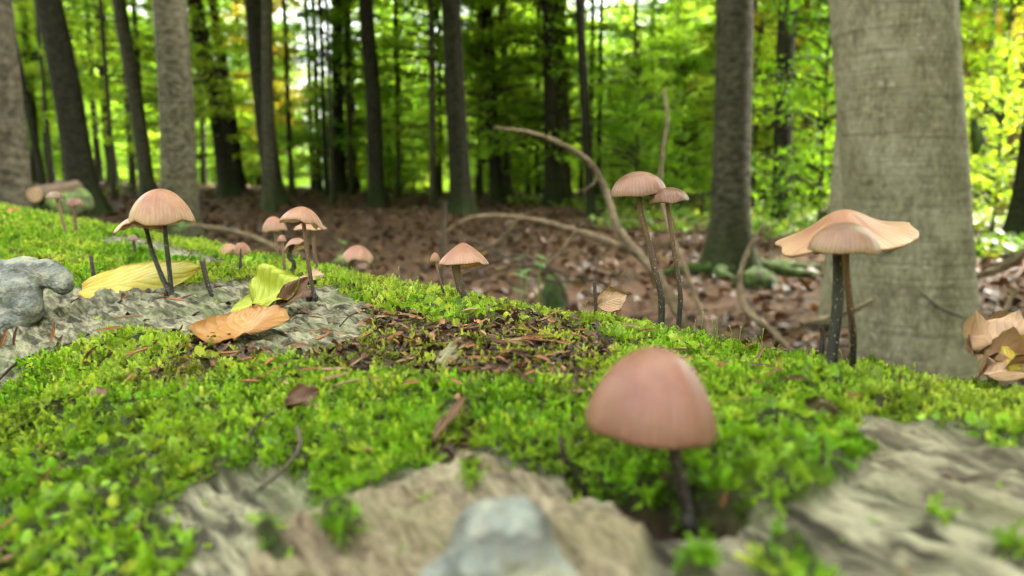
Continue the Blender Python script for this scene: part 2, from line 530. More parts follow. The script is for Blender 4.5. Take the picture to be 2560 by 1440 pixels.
def moss_sprig(kind, rg):
    V, Fc = [], []
    def leaf(p, d, n, L, W):
        d = d / np.linalg.norm(d); sd_ = np.cross(d, n); sd_ /= np.linalg.norm(sd_) + 1e-9
        nn = np.cross(sd_, d); i = len(V)
        V.extend([p, p + d * L * 0.45 + sd_ * W + nn * W * 0.5, p + d * L + nn * L * 0.12, p + d * L * 0.45 - sd_ * W + nn * W * 0.5])
        Fc.append((i, i + 1, i + 2, i + 3))
    def shoot(p0, d0, L, n, lw, bend):
        p = p0.copy(); d = d0.copy()
        for k in range(n):
            f = k / max(n - 1, 1)
            d = d + bend / n; d /= np.linalg.norm(d)
            p = p + d * L / n
            for q in range(3):
                a = rg.uniform(0, 6.28)
                ref = np.array([math.cos(a), math.sin(a), 0.3]); sdv = ref - d * (ref @ d); sdv /= np.linalg.norm(sdv) + 1e-9
                leaf(p, d * (0.75 + 0.5 * f) + sdv * (0.9 - 0.45 * f), sdv, lw * (1.15 - 0.45 * f) * rg.uniform(0.8, 1.2), lw * 0.27)
    if kind == 'feather':
        p = np.zeros(3); d = np.array([0, -0.25, 1.0]); n = 12
        for k in range(n):
            f = k / (n - 1); d = d + np.array([0, 0.14, -0.02]); d /= np.linalg.norm(d); p = p + d / n
            leaf(p, d, np.array([0, -1.0, 0.2]), 0.13, 0.04)
            for sgn in (-1, 1):
                bl = 0.40 * (1 - f) ** 0.7 * (0.35 + 0.65 * min(1, f * 4)) + 0.05
                bd = d * 0.7 + np.array([sgn * 0.9, rg.uniform(-.3, .15), 0]); bd /= np.linalg.norm(bd)
                m = max(2, int(bl / 0.055))
                for q in range(m):
                    pp = p + bd * bl * (q + 0.5) / m
                    for s2 in (-1, 1):
                        leaf(pp, bd + s2 * 0.55 * np.cross(bd, [0, 1.0, 0]) + rg.normal(0, .12, 3), np.array([0, -1.0, 0.3]), 0.085, 0.026)
    else:
        m = 7 if kind == 'bushy' else 4
        for q in range(m):
            a = q * 6.28 / m + rg.uniform(-.4, .4); r = rg.uniform(0.3, 0.9) if kind == 'bushy' else rg.uniform(0.1, 0.5)
            d0 = np.array([math.cos(a) * r, math.sin(a) * r, 1.0]); d0 /= np.linalg.norm(d0)
            shoot(np.array([math.cos(a), math.sin(a), 0]) * 0.08, d0, rg.uniform(0.55, 1.0), 9, 0.20 if kind == 'bushy' else 0.26,
                  np.array([math.cos(a), math.sin(a), -0.3]) * 0.5)
    return np.array(V), np.array(Fc)

MOSSM = leafy_mat('moss_leaf', 0.33, 0.46, 1.0, 0.5)
sprigs = []
for kd, cnt in (('feather', 3), ('bushy', 3), ('tuft', 2)):
    for k in range(cnt):
        sprigs.append(src('moss_' + kd, *moss_sprig(kd, np.random.default_rng(100 + len(sprigs))), MOSSM))

# candidates: cells of the log grid
du = np.diff(UL); ds = np.diff(SL)
iu = np.where((UL[:-1] > -0.35) & (UL[:-1] < 4.8))[0]; js = np.where((SL[:-1] > -0.24) & (SL[:-1] < 0.2))[0]
A = np.outer(du[iu], ds[js])
mossc = MK[0][np.ix_(iu, js)]; humc = MK[1][np.ix_(iu, js)]; crc = MK[4][np.ix_(iu, js)]
PC = P[np.ix_(iu, js)]
dist = np.linalg.norm(PC - CAM, axis=-1)
scale_c = 0.0032 + 0.0048 * np.clip(dist - 0.15, 0, 2.5)
dens = mossc ** 2 * (1 - 0.78 * humc) * (1 - crc) + 0.012 * (1 - mossc)
dens = dens * (A / scale_c ** 2)
dens = dens / dens.sum()
NM = 130000
pick = RNG.choice(dens.size, NM, p=dens.ravel())
ci, cj = np.unravel_index(pick, dens.shape)
mu = UL[iu[ci]] + RNG.random(NM) * du[iu[ci]]; ms = SL[js[cj]] + RNG.random(NM) * ds[js[cj]]
mp = surf(mu, ms, -0.0006); mn = nrm(mu, ms)
mdist = np.linalg.norm(mp - CAM, axis=1)
msc = (0.0032 + 0.0048 * np.clip(mdist - 0.15, 0, 2.5)) * RNG.uniform(0.65, 1.35, NM) * (0.55 + 0.45 * gsample(MK[0], mu, ms))
flow = 3.0 * np.pi * fbm(mu * 40, ms * 40, 2, 61) + RNG.normal(0, 0.9, NM)
tang = np.cos(flow)[:, None] * EU + np.sin(flow)[:, None] * EV
tang = tang - mn * np.sum(tang * mn, 1)[:, None]
lie = np.clip(RNG.normal(1.6, 0.7, NM) , 0.1, 3.5)[:, None]
mz = mn + tang * lie
kindn = fbm(mu * 16, ms * 16, 2, 71) + RNG.normal(0, 0.35, NM)
vid = np.where(kindn > 0.05, RNG.integers(0, 3, NM), np.where(kindn > -0.35, RNG.integers(3, 6, NM), RNG.integers(6, 8, NM)))
g1 = fbm(mu * 13, ms * 13, 3, 81) + RNG.normal(0, 0.22, NM)
hm = gsample(MK[1], mu, ms) + 0.5 * sstep(0.15, 0.5, fbm(mu * 30, ms * 30, 2, 91))
C_deep = np.array([0.10, 0.24, 0.012]); C_mid = np.array([0.22, 0.37, 0.02]); C_pale = np.array([0.38, 0.48, 0.075]); C_olive = np.array([0.24, 0.22, 0.04])
t = np.clip((g1 + 0.55) / 1.1, 0, 1)[:, None]
mpx, mpy, mdd = project(mp)
near = sstep(0.30, 0.14, mdd)[:, None]         # the thicker deep green moss grows on the near flank of the log
mc = np.where(t < 0.5, C_deep * (1 - 2 * t) + C_mid * 2 * t, C_mid * (2 - 2 * t) + C_pale * (2 * t - 1))
mc = mc * (1 - 0.25 * near) + 0.25 * near * C_mid
mc = mc * (1 - np.clip(hm, 0, 1)[:, None] * 0.6) + C_olive * np.clip(hm, 0, 1)[:, None] * 0.6
mc = mc * np.exp(RNG.normal(0, 0.45, (NM, 1)))
mc = np.minimum(mc * [1.02, 1.02, 1.0], [0.55, 0.6, 0.2])
scatter('moss', mp, frames(mz, RNG.uniform(0, 6.28, NM)), msc, vid, mc, sprigs, 'bright green feathery moss carpet covering the fallen log', 'moss')

# dark crumbs and rotting flakes in the litter patches
def flake_src(seed):
    rg = np.random.default_rng(seed)
    V = []
    for i in range(4):
        for j in range(3):
            V.append(((i - 1.5) / 3 + rg.normal(0, .06), (j - 1) / 2 * 0.55 * math.sin((i + .6) / 4.2 * math.pi) + rg.normal(0, .04), 0.12 * rg.normal() + 0.22 * (j - 1) ** 2 - 0.1 * (i - 1.5) ** 2 * .3))
    return np.array(V), grid_faces(4, 3)
HUMM = leafy_mat('humus_flake', 0.55, 0.08, 1.0, 0.4)
flk = [src('flake', *flake_src(k), HUMM) for k in range(4)]
hd = (humc ** 1.3 * (1 - crc) + 0.05 * mossc + 0.012 * (1 - mossc)) * A / np.maximum(dist, .12)
hd /= hd.sum(); NH = 6500
pick = RNG.choice(hd.size, NH, p=hd.ravel()); ci, cj = np.unravel_index(pick, hd.shape)
hu = UL[iu[ci]] + RNG.random(NH) * du[iu[ci]]; hs = SL[js[cj]] + RNG.random(NH) * ds[js[cj]]
hp = surf(hu, hs, 0.0008); hn = nrm(hu, hs) + RNG.normal(0, 0.5, (NH, 3))
hk = RNG.random(NH)[:, None]
hc = np.where(hk < 0.6, np.array([[0.050, 0.024, 0.016]]), np.where(hk < 0.85, np.array([[0.12, 0.052, 0.030]]), np.array([[0.26, 0.115, 0.055]]))) * RNG.uniform(.6, 1.4, (NH, 1))
scatter('humus_crumbs', hp, frames(hn, RNG.uniform(0, 6.28, NH)), RNG.uniform(0.0014, 0.0050, NH) * np.clip(np.linalg.norm(hp - CAM, axis=1) / 0.3, 0.35, 1) * (1 + 1.2 * np.clip(np.linalg.norm(hp - CAM, axis=1) - .3, 0, 2)), RNG.integers(0, 4, NH), hc, flk,
        'dark brown rotting crumbs and flakes lying among the moss', 'litter')

# ------------------------------------------------------------------ forest floor
def gz(x, y):
    x = np.asarray(x, float); y = np.asarray(y, float)
    b = np.interp(y, [-200, 4, 8, 15, 24, 30, 36, 48, 90, 500], [0, 0, 0.06, 0.20, 0.36, 0.42, 0.30, -0.5, -2.0, -5.0])
    l = np.minimum(0.55, 0.035 * np.maximum(0, -x - 2.5)) * sstep(3, 12, y) * sstep(60, 30, y)
    return b + l + 0.035 * fbm(x * 0.6, y * 0.6, 3, 201) * sstep(0.5, 3, np.hypot(x, y)) - 0.01

def gcoords(lo, hi, d0, g):
    a = [0.0]
    while a[-1] < hi: a.append(a[-1] + d0 + g * abs(a[-1]))
    b = [0.0]
    while b[-1] > lo: b.append(b[-1] - d0 - g * abs(b[-1]))
    return np.array(b[:0:-1] + a)

gx = gcoords(-420, 420, 0.12, 0.045); gy = gcoords(-120, 700, 0.12, 0.04)
GX, GY = np.meshgrid(gx, gy, indexing='ij')
GZ = gz(GX, GY)
b = NT('forest_soil'); p_ = b.pos()
n1 = b.noise(b.scale(p_, (9, 9, 9)), 1.0, 6, 0.65); n2 = b.noise(b.scale(p_, (0.35, 0.35, 0.35)), 1.0, 4)
cs = b.ramp(n1, [(0.36, (0.018, 0.009, 0.005)), (0.5, (0.045, 0.022, 0.012)), (0.64, (0.085, 0.044, 0.025))])
cs = b.mix(b.mapr(n2, 0.58, 0.75, 0, 0.6), cs, (0.045, 0.06, 0.015))
MSOIL = b.done(b.pbr(cs, 0.9, b.bump(n1, 0.8, 0.03), spec=0.2))
go_ = obj('forest_floor', mesh_np('forest_floor', np.stack([GX, GY, GZ], -1).reshape(-1, 3), grid_faces(len(gx), len(gy))), MSOIL)
tag(go_, 'brown forest floor rising gently between the trees', 'ground', kind='structure')

def px_ground(px, d):
    x = (px - 1280) / F * d
    return np.array([x, d, float(gz(x, d))])

# fallen leaves on the floor
def dead_leaf_src(seed):
    rg = np.random.default_rng(seed); n = 5; V = []
    c1, c2 = rg.uniform(-.9, .9), rg.uniform(-.6, 1.2)
    for i in range(n):
        f = i / (n - 1); w = 0.36 * math.sin(math.pi * (0.06 + 0.94 * f) ** 0.85) + 0.012
        for j in (-1, 0, 1):
            V.append((f - 0.5, j * w, 0.35 * c2 * abs(j) * w + 0.3 * c1 * (f - .5) ** 2 + rg.normal(0, .015)))
    return np.array(V), grid_faces(n, 3)
LITM = leafy_mat('dead_leaf', 0.55, 0.15, 1.0, 0.35)
dl = [src('dead_leaf', *dead_leaf_src(k), LITM, True) for k in range(5)]
NL = 30000
ang = RNG.uniform(-0.78, 0.78, NL); rad = 1.0 + 31 * RNG.random(NL) ** 1.25
lx = rad * np.sin(ang); ly = rad * np.cos(ang)
lp = np.stack([lx, ly, gz(lx, ly) + RNG.uniform(0.004, 0.035, NL)], 1)
lc = np.array([[0.040, 0.016, 0.008], [0.065, 0.029, 0.014], [0.020, 0.009, 0.005], [0.10, 0.05, 0.027], [0.060, 0.023, 0.009], [0.13, 0.08, 0.02]])[RNG.choice(6, NL, p=[.3, .24, .24, .1, .1, .02])] * RNG.uniform(.7, 1.3, (NL, 1))
scatter('leaf_litter', lp, frames(np.array([[0, 0, 1.0]]) + RNG.normal(0, 0.45, (NL, 3)), RNG.uniform(0, 6.28, NL)), RNG.uniform(0.045, 0.085, NL) * (1 + 0.03 * rad), RNG.integers(0, 5, NL), lc, dl,
        'brown dead beech leaves covering the forest floor', 'leaf litter')

# low green herbs on the far floor
GREENM = leafy_mat('herb_leaf', 0.45, 0.45, 1.0, 0.3)
hb = [src('herb_leaf', *dead_leaf_src(40 + k), GREENM, True) for k in range(3)]
spots = [(1690, 13, 1.5, 500), (1620, 17, 1.6, 450), (2000, 14, 1.6, 800), (2090, 17, 2.0, 800), (2010, 11, 0.9, 400), (2480, 12, 1.2, 420), (2420, 17, 1.8, 480), (1480, 19, 1.2, 200), (1360, 21, 1.2, 200),
         (2490, 8.5, 0.5, 200), (1700, 20, 3, 700), (2200, 21, 3, 600), (300, 20, 1.5, 120), (1000, 26, 2, 150)]
hx, hy, hz_, hcx = [], [], [], []
for (px, d, r, n) in spots:
    c = px_ground(px, d)
    a = RNG.uniform(0, 6.28, n); q = r * np.sqrt(RNG.random(n))
    x = c[0] + q * np.cos(a); y = c[1] + q * np.sin(a) * 1.3
    hx.append(x); hy.append(y); hz_.append(gz(x, y) + RNG.uniform(0.02, 0.28, n) * (1 - q / r * 0.6))
hx = np.concatenate(hx); hy = np.concatenate(hy); hz_ = np.concatenate(hz_); nh = len(hx)
hcol = np.array([[0.10, 0.20, 0.025], [0.15, 0.24, 0.05], [0.07, 0.14, 0.02], [0.20, 0.24, 0.05]])[RNG.integers(0, 4, nh)] * RNG.uniform(.7, 1.3, (nh, 1))
scatter('ground_cover', np.stack([hx, hy, hz_], 1), frames(np.array([[0, 0, 1.0]]) + RNG.normal(0, 0.5, (nh, 3)), RNG.uniform(0, 6.28, nh)), RNG.uniform(0.06, 0.15, nh), RNG.integers(0, 3, nh), hcol, hb,
        'low green herbs spread over the floor between far trunks', 'undergrowth')

# ------------------------------------------------------------------ trees
def mat_trunk(name, dark=1.0, moss=0.5, red=0.0):
    b = NT(name); co = b.obj_co()
    rings = b.noise(b.scale(co, (2.2, 2.2, 26)), 1.0, 4, 0.6, 0.5)
    mott = b.noise(b.scale(co, (13, 13, 22)), 1.0, 7, 0.62, 0.4)
    big = b.noise(b.scale(co, (2.4, 2.4, 1.5)), 1.0, 3)
    speck = b.noise(b.scale(co, (70, 70, 55)), 1.0, 3, 0.6)
    c = b.ramp(mott, [(0.36, (0.09 * dark, 0.074 * dark, 0.048 * dark)), (0.46, (0.19 * dark, 0.162 * dark, 0.11 * dark)), (0.55, (0.29 * dark, 0.252 * dark, 0.18 * dark)), (0.66, (0.42 * dark, 0.375 * dark, 0.285 * dark))])
    c = b.mix(b.mapr(rings, 0.56, 0.72, 0, 0.55), c, (0.075 * dark, 0.062 * dark, 0.045 * dark))
    c = b.mix(b.mapr(speck, 0.62, 0.72, 0, 0.5), c, (0.46 * dark, 0.44 * dark, 0.37 * dark))
    c = b.mix(b.mapr(big, 0.52, 0.68, 0, 0.3), c, (0.12 * dark, 0.105 * dark, 0.07 * dark))
    if red: c = b.mix(red, c, (0.22, 0.11, 0.07))
    sep = b.n('ShaderNodeSeparateXYZ'); b.set(sep.inputs[0], co)
    low = b.mapr(b.math('ADD', sep.outputs[2], b.math('MULTIPLY', mott, -0.9)), -0.35, 0.25, 1.0, 0.0)
    c = b.mix(b.math('MULTIPLY', low, moss), c, (0.018, 0.028, 0.007))
    h = b.math('ADD', b.math('MULTIPLY', mott, 0.5), b.math('MULTIPLY', rings, 0.8))
    return b.done(b.pbr(c, 0.8, b.bump(h, 0.6, 0.02), spec=0.1))

def mat_smooth_beech():
    b = NT('beech_bark_pale'); co = b.obj_co()
    fine = b.noise(b.scale(co, (75, 75, 34)), 1.0, 6, 0.7); mid = b.noise(b.scale(co, (11, 11, 6)), 1.0, 5, 0.6, 0.4); low = b.noise(b.scale(co, (3, 3, 1.6)), 1.0, 3)
    line = b.noise(b.scale(co, (2.2, 2.2, 70)), 1.0, 3, 0.5, 0.6); dot = b.noise(b.scale(co, (30, 30, 42)), 1.0, 2, 0.5)
    c = b.ramp(fine, [(0.36, (0.12, 0.10, 0.068)), (0.5, (0.20, 0.172, 0.122)), (0.62, (0.27, 0.238, 0.175))])
    c = b.mix(b.mapr(mid, 0.5, 0.64, 0, 0.6), c, (0.31, 0.28, 0.215))
    c = b.mix(b.mapr(mid, 0.46, 0.36, 0, 0.55), c, (0.105, 0.09, 0.058))
    c = b.mix(b.mapr(low, 0.52, 0.66, 0, 0.35), c, (0.125, 0.108, 0.068))
    c = b.mix(b.mapr(line, 0.58, 0.66, 0, 0.45), c, (0.08, 0.068, 0.045))
    c = b.mix(b.mapr(dot, 0.64, 0.7, 0, 0.6), c, (0.36, 0.34, 0.28))
    h = b.math('ADD', b.math('MULTIPLY', fine, 0.5), b.math('ADD', b.math('MULTIPLY', mid, 0.8), b.math('MULTIPLY', line, -0.6)))
    return b.done(b.pbr(c, 0.8, b.bump(h, 0.7, 0.016), spec=0.12))
M_TR_LIGHT = mat_smooth_beech()
M_TR_GREY = mat_trunk('beech_bark_grey', 0.36, 0.4)
M_TR_MID = mat_trunk('beech_bark', 0.19, 0.7)
M_TR_DARK = mat_trunk('beech_bark_shaded', 0.085, 0.7)  # shade on the backlit trunks is put into this darker bark colour
M_TR_RED = mat_trunk('pine_bark', 0.7, 0.1, 0.6)

def mat_foliage(name, cols, trans=0.58):
    b = NT(name)
    rnd = b.n('ShaderNodeObjectInfo').outputs['Random']
    n = b.noise(b.scale(b.pos(), (0.7, 0.7, 1.1)), 1.0, 3)
    n2 = b.noise(b.scale(b.pos(), (9, 9, 9)), 1.0, 2)
    f = b.math('ADD', b.math('ADD', b.math('MULTIPLY', n, 0.6), b.math('MULTIPLY', n2, 0.45)), b.math('MULTIPLY', rnd, 0.28))
    c = b.ramp(f, [(0.35 + 0.5 * k / (len(cols) - 1), q) for k, q in enumerate(cols)])
    t2 = b.mix(1.0, c, (1.85, 1.8, 0.55), 'MULTIPLY')
    return b.done(b.add_trans(b.pbr(c, 0.5, spec=0.25), t2, trans))

M_FOL = mat_foliage('beech_leaves', [(0.06, 0.135, 0.014), (0.105, 0.215, 0.022), (0.165, 0.275, 0.032), (0.24, 0.32, 0.045)])
M_FOL2 = mat_foliage('beech_leaves_turning', [(0.085, 0.15, 0.022), (0.13, 0.20, 0.03), (0.24, 0.22, 0.03), (0.36, 0.21, 0.025)])

def crown_mesh(name, seed, z0, z1, rad, nspray, nleaf, leaf):
    rg = np.random.default_rng(seed); V = []; limbs = []
    for k in range(nspray):
        f = rg.random(); z = z0 + (z1 - z0) * f
        a = rg.uniform(0, 6.28); L = rad * rg.uniform(0.45, 1.0) * (1.0 - 0.55 * max(0, f - 0.5) * 2)
        rise = rg.uniform(0.1, 0.5); dr = np.array([math.cos(a), math.sin(a), 0.0]); sd_ = np.array([-dr[1], dr[0], 0])
        t = rg.random(nleaf) ** 0.75
        w = 0.42 * L * np.sin(np.pi * np.clip(t, 0, 1) ** 0.8) * 0.9 + 0.06
        lat = rg.uniform(-1, 1, nleaf) * w
        zz = z + rise * L * t - 0.32 * L * t ** 2 - 0.10 * np.abs(lat) + rg.normal(0, 0.07, nleaf)
        c = dr[None] * (t * L)[:, None] + sd_[None] * lat[:, None]
        c[:, 2] = zz
        nn = rg.normal(0, 0.42, (nleaf, 3)) + np.array([0, 0, 1.0]); nn /= np.linalg.norm(nn, axis=1)[:, None]
        d = dr[None] + np.sign(lat)[:, None] * sd_[None] * 0.8 + rg.normal(0, 0.35, (nleaf, 3)); d -= nn * np.sum(d * nn, 1)[:, None]; d /= np.linalg.norm(d, axis=1)[:, None]
        q = np.cross(nn, d); S = leaf * rg.uniform(0.7, 1.3, nleaf)[:, None]
        V.append(np.stack([c - d * S * .5, c + q * S * .32, c + d * S * .5, c - q * S * .32], 1).reshape(-1, 3))
        ts = np.linspace(0, 0.92, 5)
        pth = np.stack([dr[0] * ts * L, dr[1] * ts * L, z + rise * L * ts - 0.32 * L * ts ** 2], 1)
        pth[0] -= dr * 0.0 + np.array([0, 0, 0.05])
        limbs.append(tube(pth, [0.012 + 0.009 * L, 0.004], 4, cap=False))
    V = np.vstack(V); Fc = np.arange(len(V)).reshape(-1, 4)
    me = mesh_np(name + '_leaves', V, Fc, False)
    Vl, Fl, tl = join_parts(limbs)
    ml = mesh_np(name + '_limbs', Vl, Fl, True)
    return me, ml

CROWNS = [crown_mesh('high_crown', 300 + k, 9.0, 16.0, 3.8, 80, 130, 0.14) for k in range(2)]          # high canopy of the near trees
CROWNS_H = [crown_mesh('dense_high_crown', 310 + k, 6.8, 14.5, 5.0, 130, 150, 0.15) for k in range(2)]    # unseen canopy, made dense to shade the mid trunks and floor
CROWNS_M = [crown_mesh('mid_crown', 320 + k, 3.0, 14.0, 3.9, 110, 190, 0.125) for k in range(3)]         # lower limbs in view
CROWNS_L = [crown_mesh('low_crown', 340 + k, 1.0, 12.0, 3.9, 140, 210, 0.125) for k in range(4)]         # branches down to eye level
CROWNS_S = [crown_mesh('sapling_crown', 360 + k, 0.35, 3.6, 1.5, 44, 120, 0.085) for k in range(3)]       # saplings
for me, ml in CROWNS + CROWNS_H + CROWNS_M + CROWNS_L + CROWNS_S:
    me.materials.append(M_FOL); ml.materials.append(M_TR_MID)
def turning(pair):
    m = pair[0].copy(); m.materials.clear(); m.materials.append(M_FOL2); return (m, pair[1])
CROWNS_T = [turning(CROWNS_L[0]), turning(CROWNS_S[1])]

def trunk_mesh(r, H, lean, seed, seg=20, flare=0.55, detail=0.02, wob=0.05, sides=5):
    rg = np.random.default_rng(seed)
    z = np.concatenate([[-0.15, -0.05, 0.0, 0.06, 0.13, 0.22, 0.34, 0.5, 0.7, 0.95], np.linspace(1.25, H, max(12, int(H * 2.4)))])
    th = np.linspace(0, 2 * np.pi, seg, endpoint=False)
    ph = rg.uniform(0, 6.28)
    rz = r * (1 - 0.55 * np.clip(z / H, 0, 1) ** 1.1)
    fl = flare * np.exp(-np.clip(z, 0, 9) / (0.9 * r + 0.08))
    lob = 1 + 0.45 * np.cos(sides * th + ph)[None, :] + 0.25 * np.cos(3 * th - ph)[None, :]
    rr = rz[:, None] * (1 + fl[:, None] * lob)
    rr = rr * (1 + detail * fbm(z[:, None] * 2.5 + 0 * th, 1.5 * np.cos(th)[None] + 1.5 * np.sin(th)[None] + seed, 3, seed))
    cx = lean[0] * z + wob * r * 6 * (vn(z * 0.45 + seed, z * 0 + 1.5, seed) - vn(np.array([seed + 0.0]), np.array([1.5]), seed)) * np.clip(z, 0, 1)
    cyy = lean[1] * z + wob * r * 6 * (vn(z * 0.45 + seed, z * 0 + 7.5, seed) - vn(np.array([seed + 0.0]), np.array([7.5]), seed)) * np.clip(z, 0, 1)
    V = np.stack([cx[:, None] + rr * np.cos(th), cyy[:, None] + rr * np.sin(th), z[:, None] + 0 * rr], -1).reshape(-1, 3)
    n = len(z)
    faces = [tuple(f[::-1]) for f in grid_faces(n, seg, True)] + [tuple(range((n - 1) * seg, n * seg))]
    return mesh_np('trunk', V, faces, True)

def tree(px, d, wpx, xt, mat, label, crown, H=16, wob=0.05, name='beech_tree', group=None, cat='tree', cscale=1.0, zshift=0.0, seg=20, flare=0.55, rot=None, tr=None, dx=0.0):
    base = px_ground(px, d)
    r = 0.5 * wpx / F * d
    zt = 0.85 + 455 / F * d - base[2]
    lean = ((xt - px) / F * d / zt, random.uniform(-.01, .01))
    root = empty(name, base)
    tag(root, label, cat, group)
    me = tr if tr is not None else trunk_mesh(r, H, lean, int(px) + int(d * 10), seg, flare, wob=wob)
    obj('trunk', me, mat, root)
    if crown is not None:
        ox, oy = (lean[0] * 7, lean[1] * 7)
        a = random.uniform(0, 6.28) if rot is None else rot
        for nm, m in (('crown', crown[0]), ('limbs', crown[1])):
            o = obj(nm, m, None, root); o.rotation_euler = (0, 0, a); o.scale = (cscale, cscale, 1.0); o.location = (ox, oy, zshift)
    return root, base, r

# trunks that can be told apart
t16, t16b, t16r = tree(2318, 3.3, 290, 2186, M_TR_LIGHT, 'massive pale grey beech trunk behind the wide flat mushroom', CROWNS[0], 18, seg=64, flare=0.05, wob=0.0)
tree(2105, 4.6, 78, 2112, M_TR_LIGHT, 'slim pale beech trunk half hidden behind the massive grey trunk', None, 14, flare=0.2)
t14, t14b, t14r = tree(1828, 7.0, 92, 1812, M_TR_MID, 'dark beech trunk with moss-green foot and creeping roots', CROWNS[1], 17, flare=0.75, seg=28)
tree(455, 10.2, 84, 450, M_TR_GREY, 'straight grey-brown beech trunk behind the pair of striped mushrooms', CROWNS_H[1], 17, flare=0.25, seg=28)
tree(20, 6.0, 128, 10, M_TR_MID, 'thick lichen-green trunk beside the short cut log', CROWNS[1], 17, flare=0.3, seg=28)
tree(222, 13.0, 68, 165, M_TR_DARK, 'thick dark trunk leaning to the lichen-green trunk, widened foot', CROWNS_H[0], 16, flare=0.8)
tree(380, 17.0, 36, 338, M_TR_MID, 'slender leaning trunk next to the straight grey-brown beech', CROWNS_H[1], 16)
tree(578, 21.0, 42, 516, M_TR_DARK, 'dark leaning trunk with a thinner twin close beside it', CROWNS_L[0], 16)
tree(608, 24.0, 26, 556, M_TR_DARK, 'thin twin trunk leaning along a thicker dark one', None, 15)
tree(692, 17.0, 46, 650, M_TR_DARK, 'dark trunk with stout foot behind the mushroom cluster', CROWNS_H[0], 16, flare=0.7)
tree(676, 15.0, 30, 690, M_TR_MID, 'greenish trunk crossing in front of a dark stout-footed one', CROWNS_H[1], 15)
tree(852, 25.0, 32, 862, M_TR_DARK, 'dark upright trunk with a paler slim neighbour', CROWNS_L[1], 16)
tree(888, 28.0, 26, 884, M_TR_MID, 'paler slim trunk standing against a dark upright one', None, 15)
tree(946, 18.5, 40, 930, M_TR_DARK, 'single dark slender trunk on open leaf litter', CROWNS_H[0], 16, flare=0.4)
tree(1155, 15.5, 52, 1130, M_TR_DARK, 'dark tapering trunk behind the small conical mushroom, flared mossy foot', CROWNS_H[1], 17, flare=0.7)
tree(1246, 21.0, 32, 1214, M_TR_DARK, 'dark trunk touching a thinner paler one behind the dead branch', CROWNS_L[2], 16)
tree(1270, 24.0, 22, 1256, M_TR_MID, 'thin paler trunk touching a dark one behind the dead branch', None, 15)
tree(1380, 19.0, 36, 1362, M_TR_DARK, 'dark double-looking trunk behind the bend of the dead branch', CROWNS_H[0], 16)
tree(1412, 20.0, 34, 1390, M_TR_MID, 'grey-green trunk close against the dark double-looking trunk', CROWNS_L[3], 16)
tree(1478, 15.0, 24, 1440, M_TR_DARK, 'very thin dark pole-like trunk left of the tall mushroom pair', CROWNS_H[1], 13, flare=0.3)
tree(1952, 12.0, 46, 1945, M_TR_DARK, 'nearly black straight trunk with leafy foot beside the moss-footed trunk', CROWNS_H[0], 16, flare=0.5)
tree(2512, 14.0, 52, 2545, M_TR_RED, 'reddish brown trunk between the massive beech and a dark leaning trunk', CROWNS_H[1], 16, flare=0.2)
tree(2545, 9.0, 62, 2600, M_TR_DARK, 'dark leaning trunk with wide foot above the pale broken branches', CROWNS[1], 16, flare=0.9)
tree(125, 15.0, 18, 60, M_TR_DARK, 'thin crooked trunk between the lichen-green and the dark leaning trunk', None, 11)

b = NT('root_moss'); nz = b.noise(b.scale(b.obj_co(), (20, 20, 20)), 1.0, 4)
MROOT = b.done(b.pbr(b.ramp(nz, [(0.38, (0.014, 0.012, 0.007)), (0.5, (0.028, 0.045, 0.007)), (0.64, (0.055, 0.09, 0.012))]), 0.9, b.bump(nz, 0.8, 0.02)))
# wrinkles, scars and a moss patch on the massive trunk
def on_t16(px, py):
    d = 3.05
    for k in range(4):
        p = at(px, py, d); z = p[2] - t16b[2]; r = t16r * (1 - 0.55 * (max(z, 0) / 18) ** 1.1) * 1.0
        cx = t16b[0] + (2186 - 2318) / F * 3.3 / (0.85 + 455 / F * 3.3 - t16b[2]) * z
        dx = max(-0.97 * r, min(0.97 * r, p[0] - cx)); d = t16b[1] - math.sqrt(r * r - dx * dx)
        d = d * 1.0
    p = at(px, py, d - 0.008); return p - t16b
b = NT('bark_scar'); nz = b.noise(b.scale(b.obj_co(), (60, 60, 60)), 1.0, 4)
MSCAR = b.done(b.pbr(b.ramp(nz, [(0.4, (0.035, 0.032, 0.018)), (0.6, (0.10, 0.088, 0.055))]), 0.9, b.bump(nz, .8, .01)))
for pts, w in [([(2150, 462), (2240, 436), (2320, 412), (2400, 398), (2436, 420)], 9), ([(2170, 352), (2260, 330), (2380, 302)], 7), ([(2196, 645), (2230, 618), (2262, 598)], 12), ([(2290, 720), (2350, 770), (2430, 800)], 9),
               ([(2120, 150), (2200, 138), (2270, 142)], 7), ([(2140, 40), (2165, 28), (2190, 36)], 26), ([(2150, 560), (2240, 548)], 6), ([(2300, 215), (2390, 200)], 6)]:
    V, fc, t_ = tube(spline([on_t16(*q) for q in pts], 8 * len(pts)), [0.002, 0.5 * w / F * 3.0, 0.5 * w / F * 3.0, 0.002], 8, .4, int(pts[0][0]), 3)
    obj('bark_scar', mesh_np('bark_scar', V, fc), MSCAR, t16)
V, fc, t_ = tube(spline([on_t16(2432, 295), on_t16(2440, 340), on_t16(2438, 385)], 16), [0.008, 0.028, 0.012], 10, .4, 5, 3)
obj('moss_patch', mesh_np('moss_patch', V, fc), MROOT, t16)

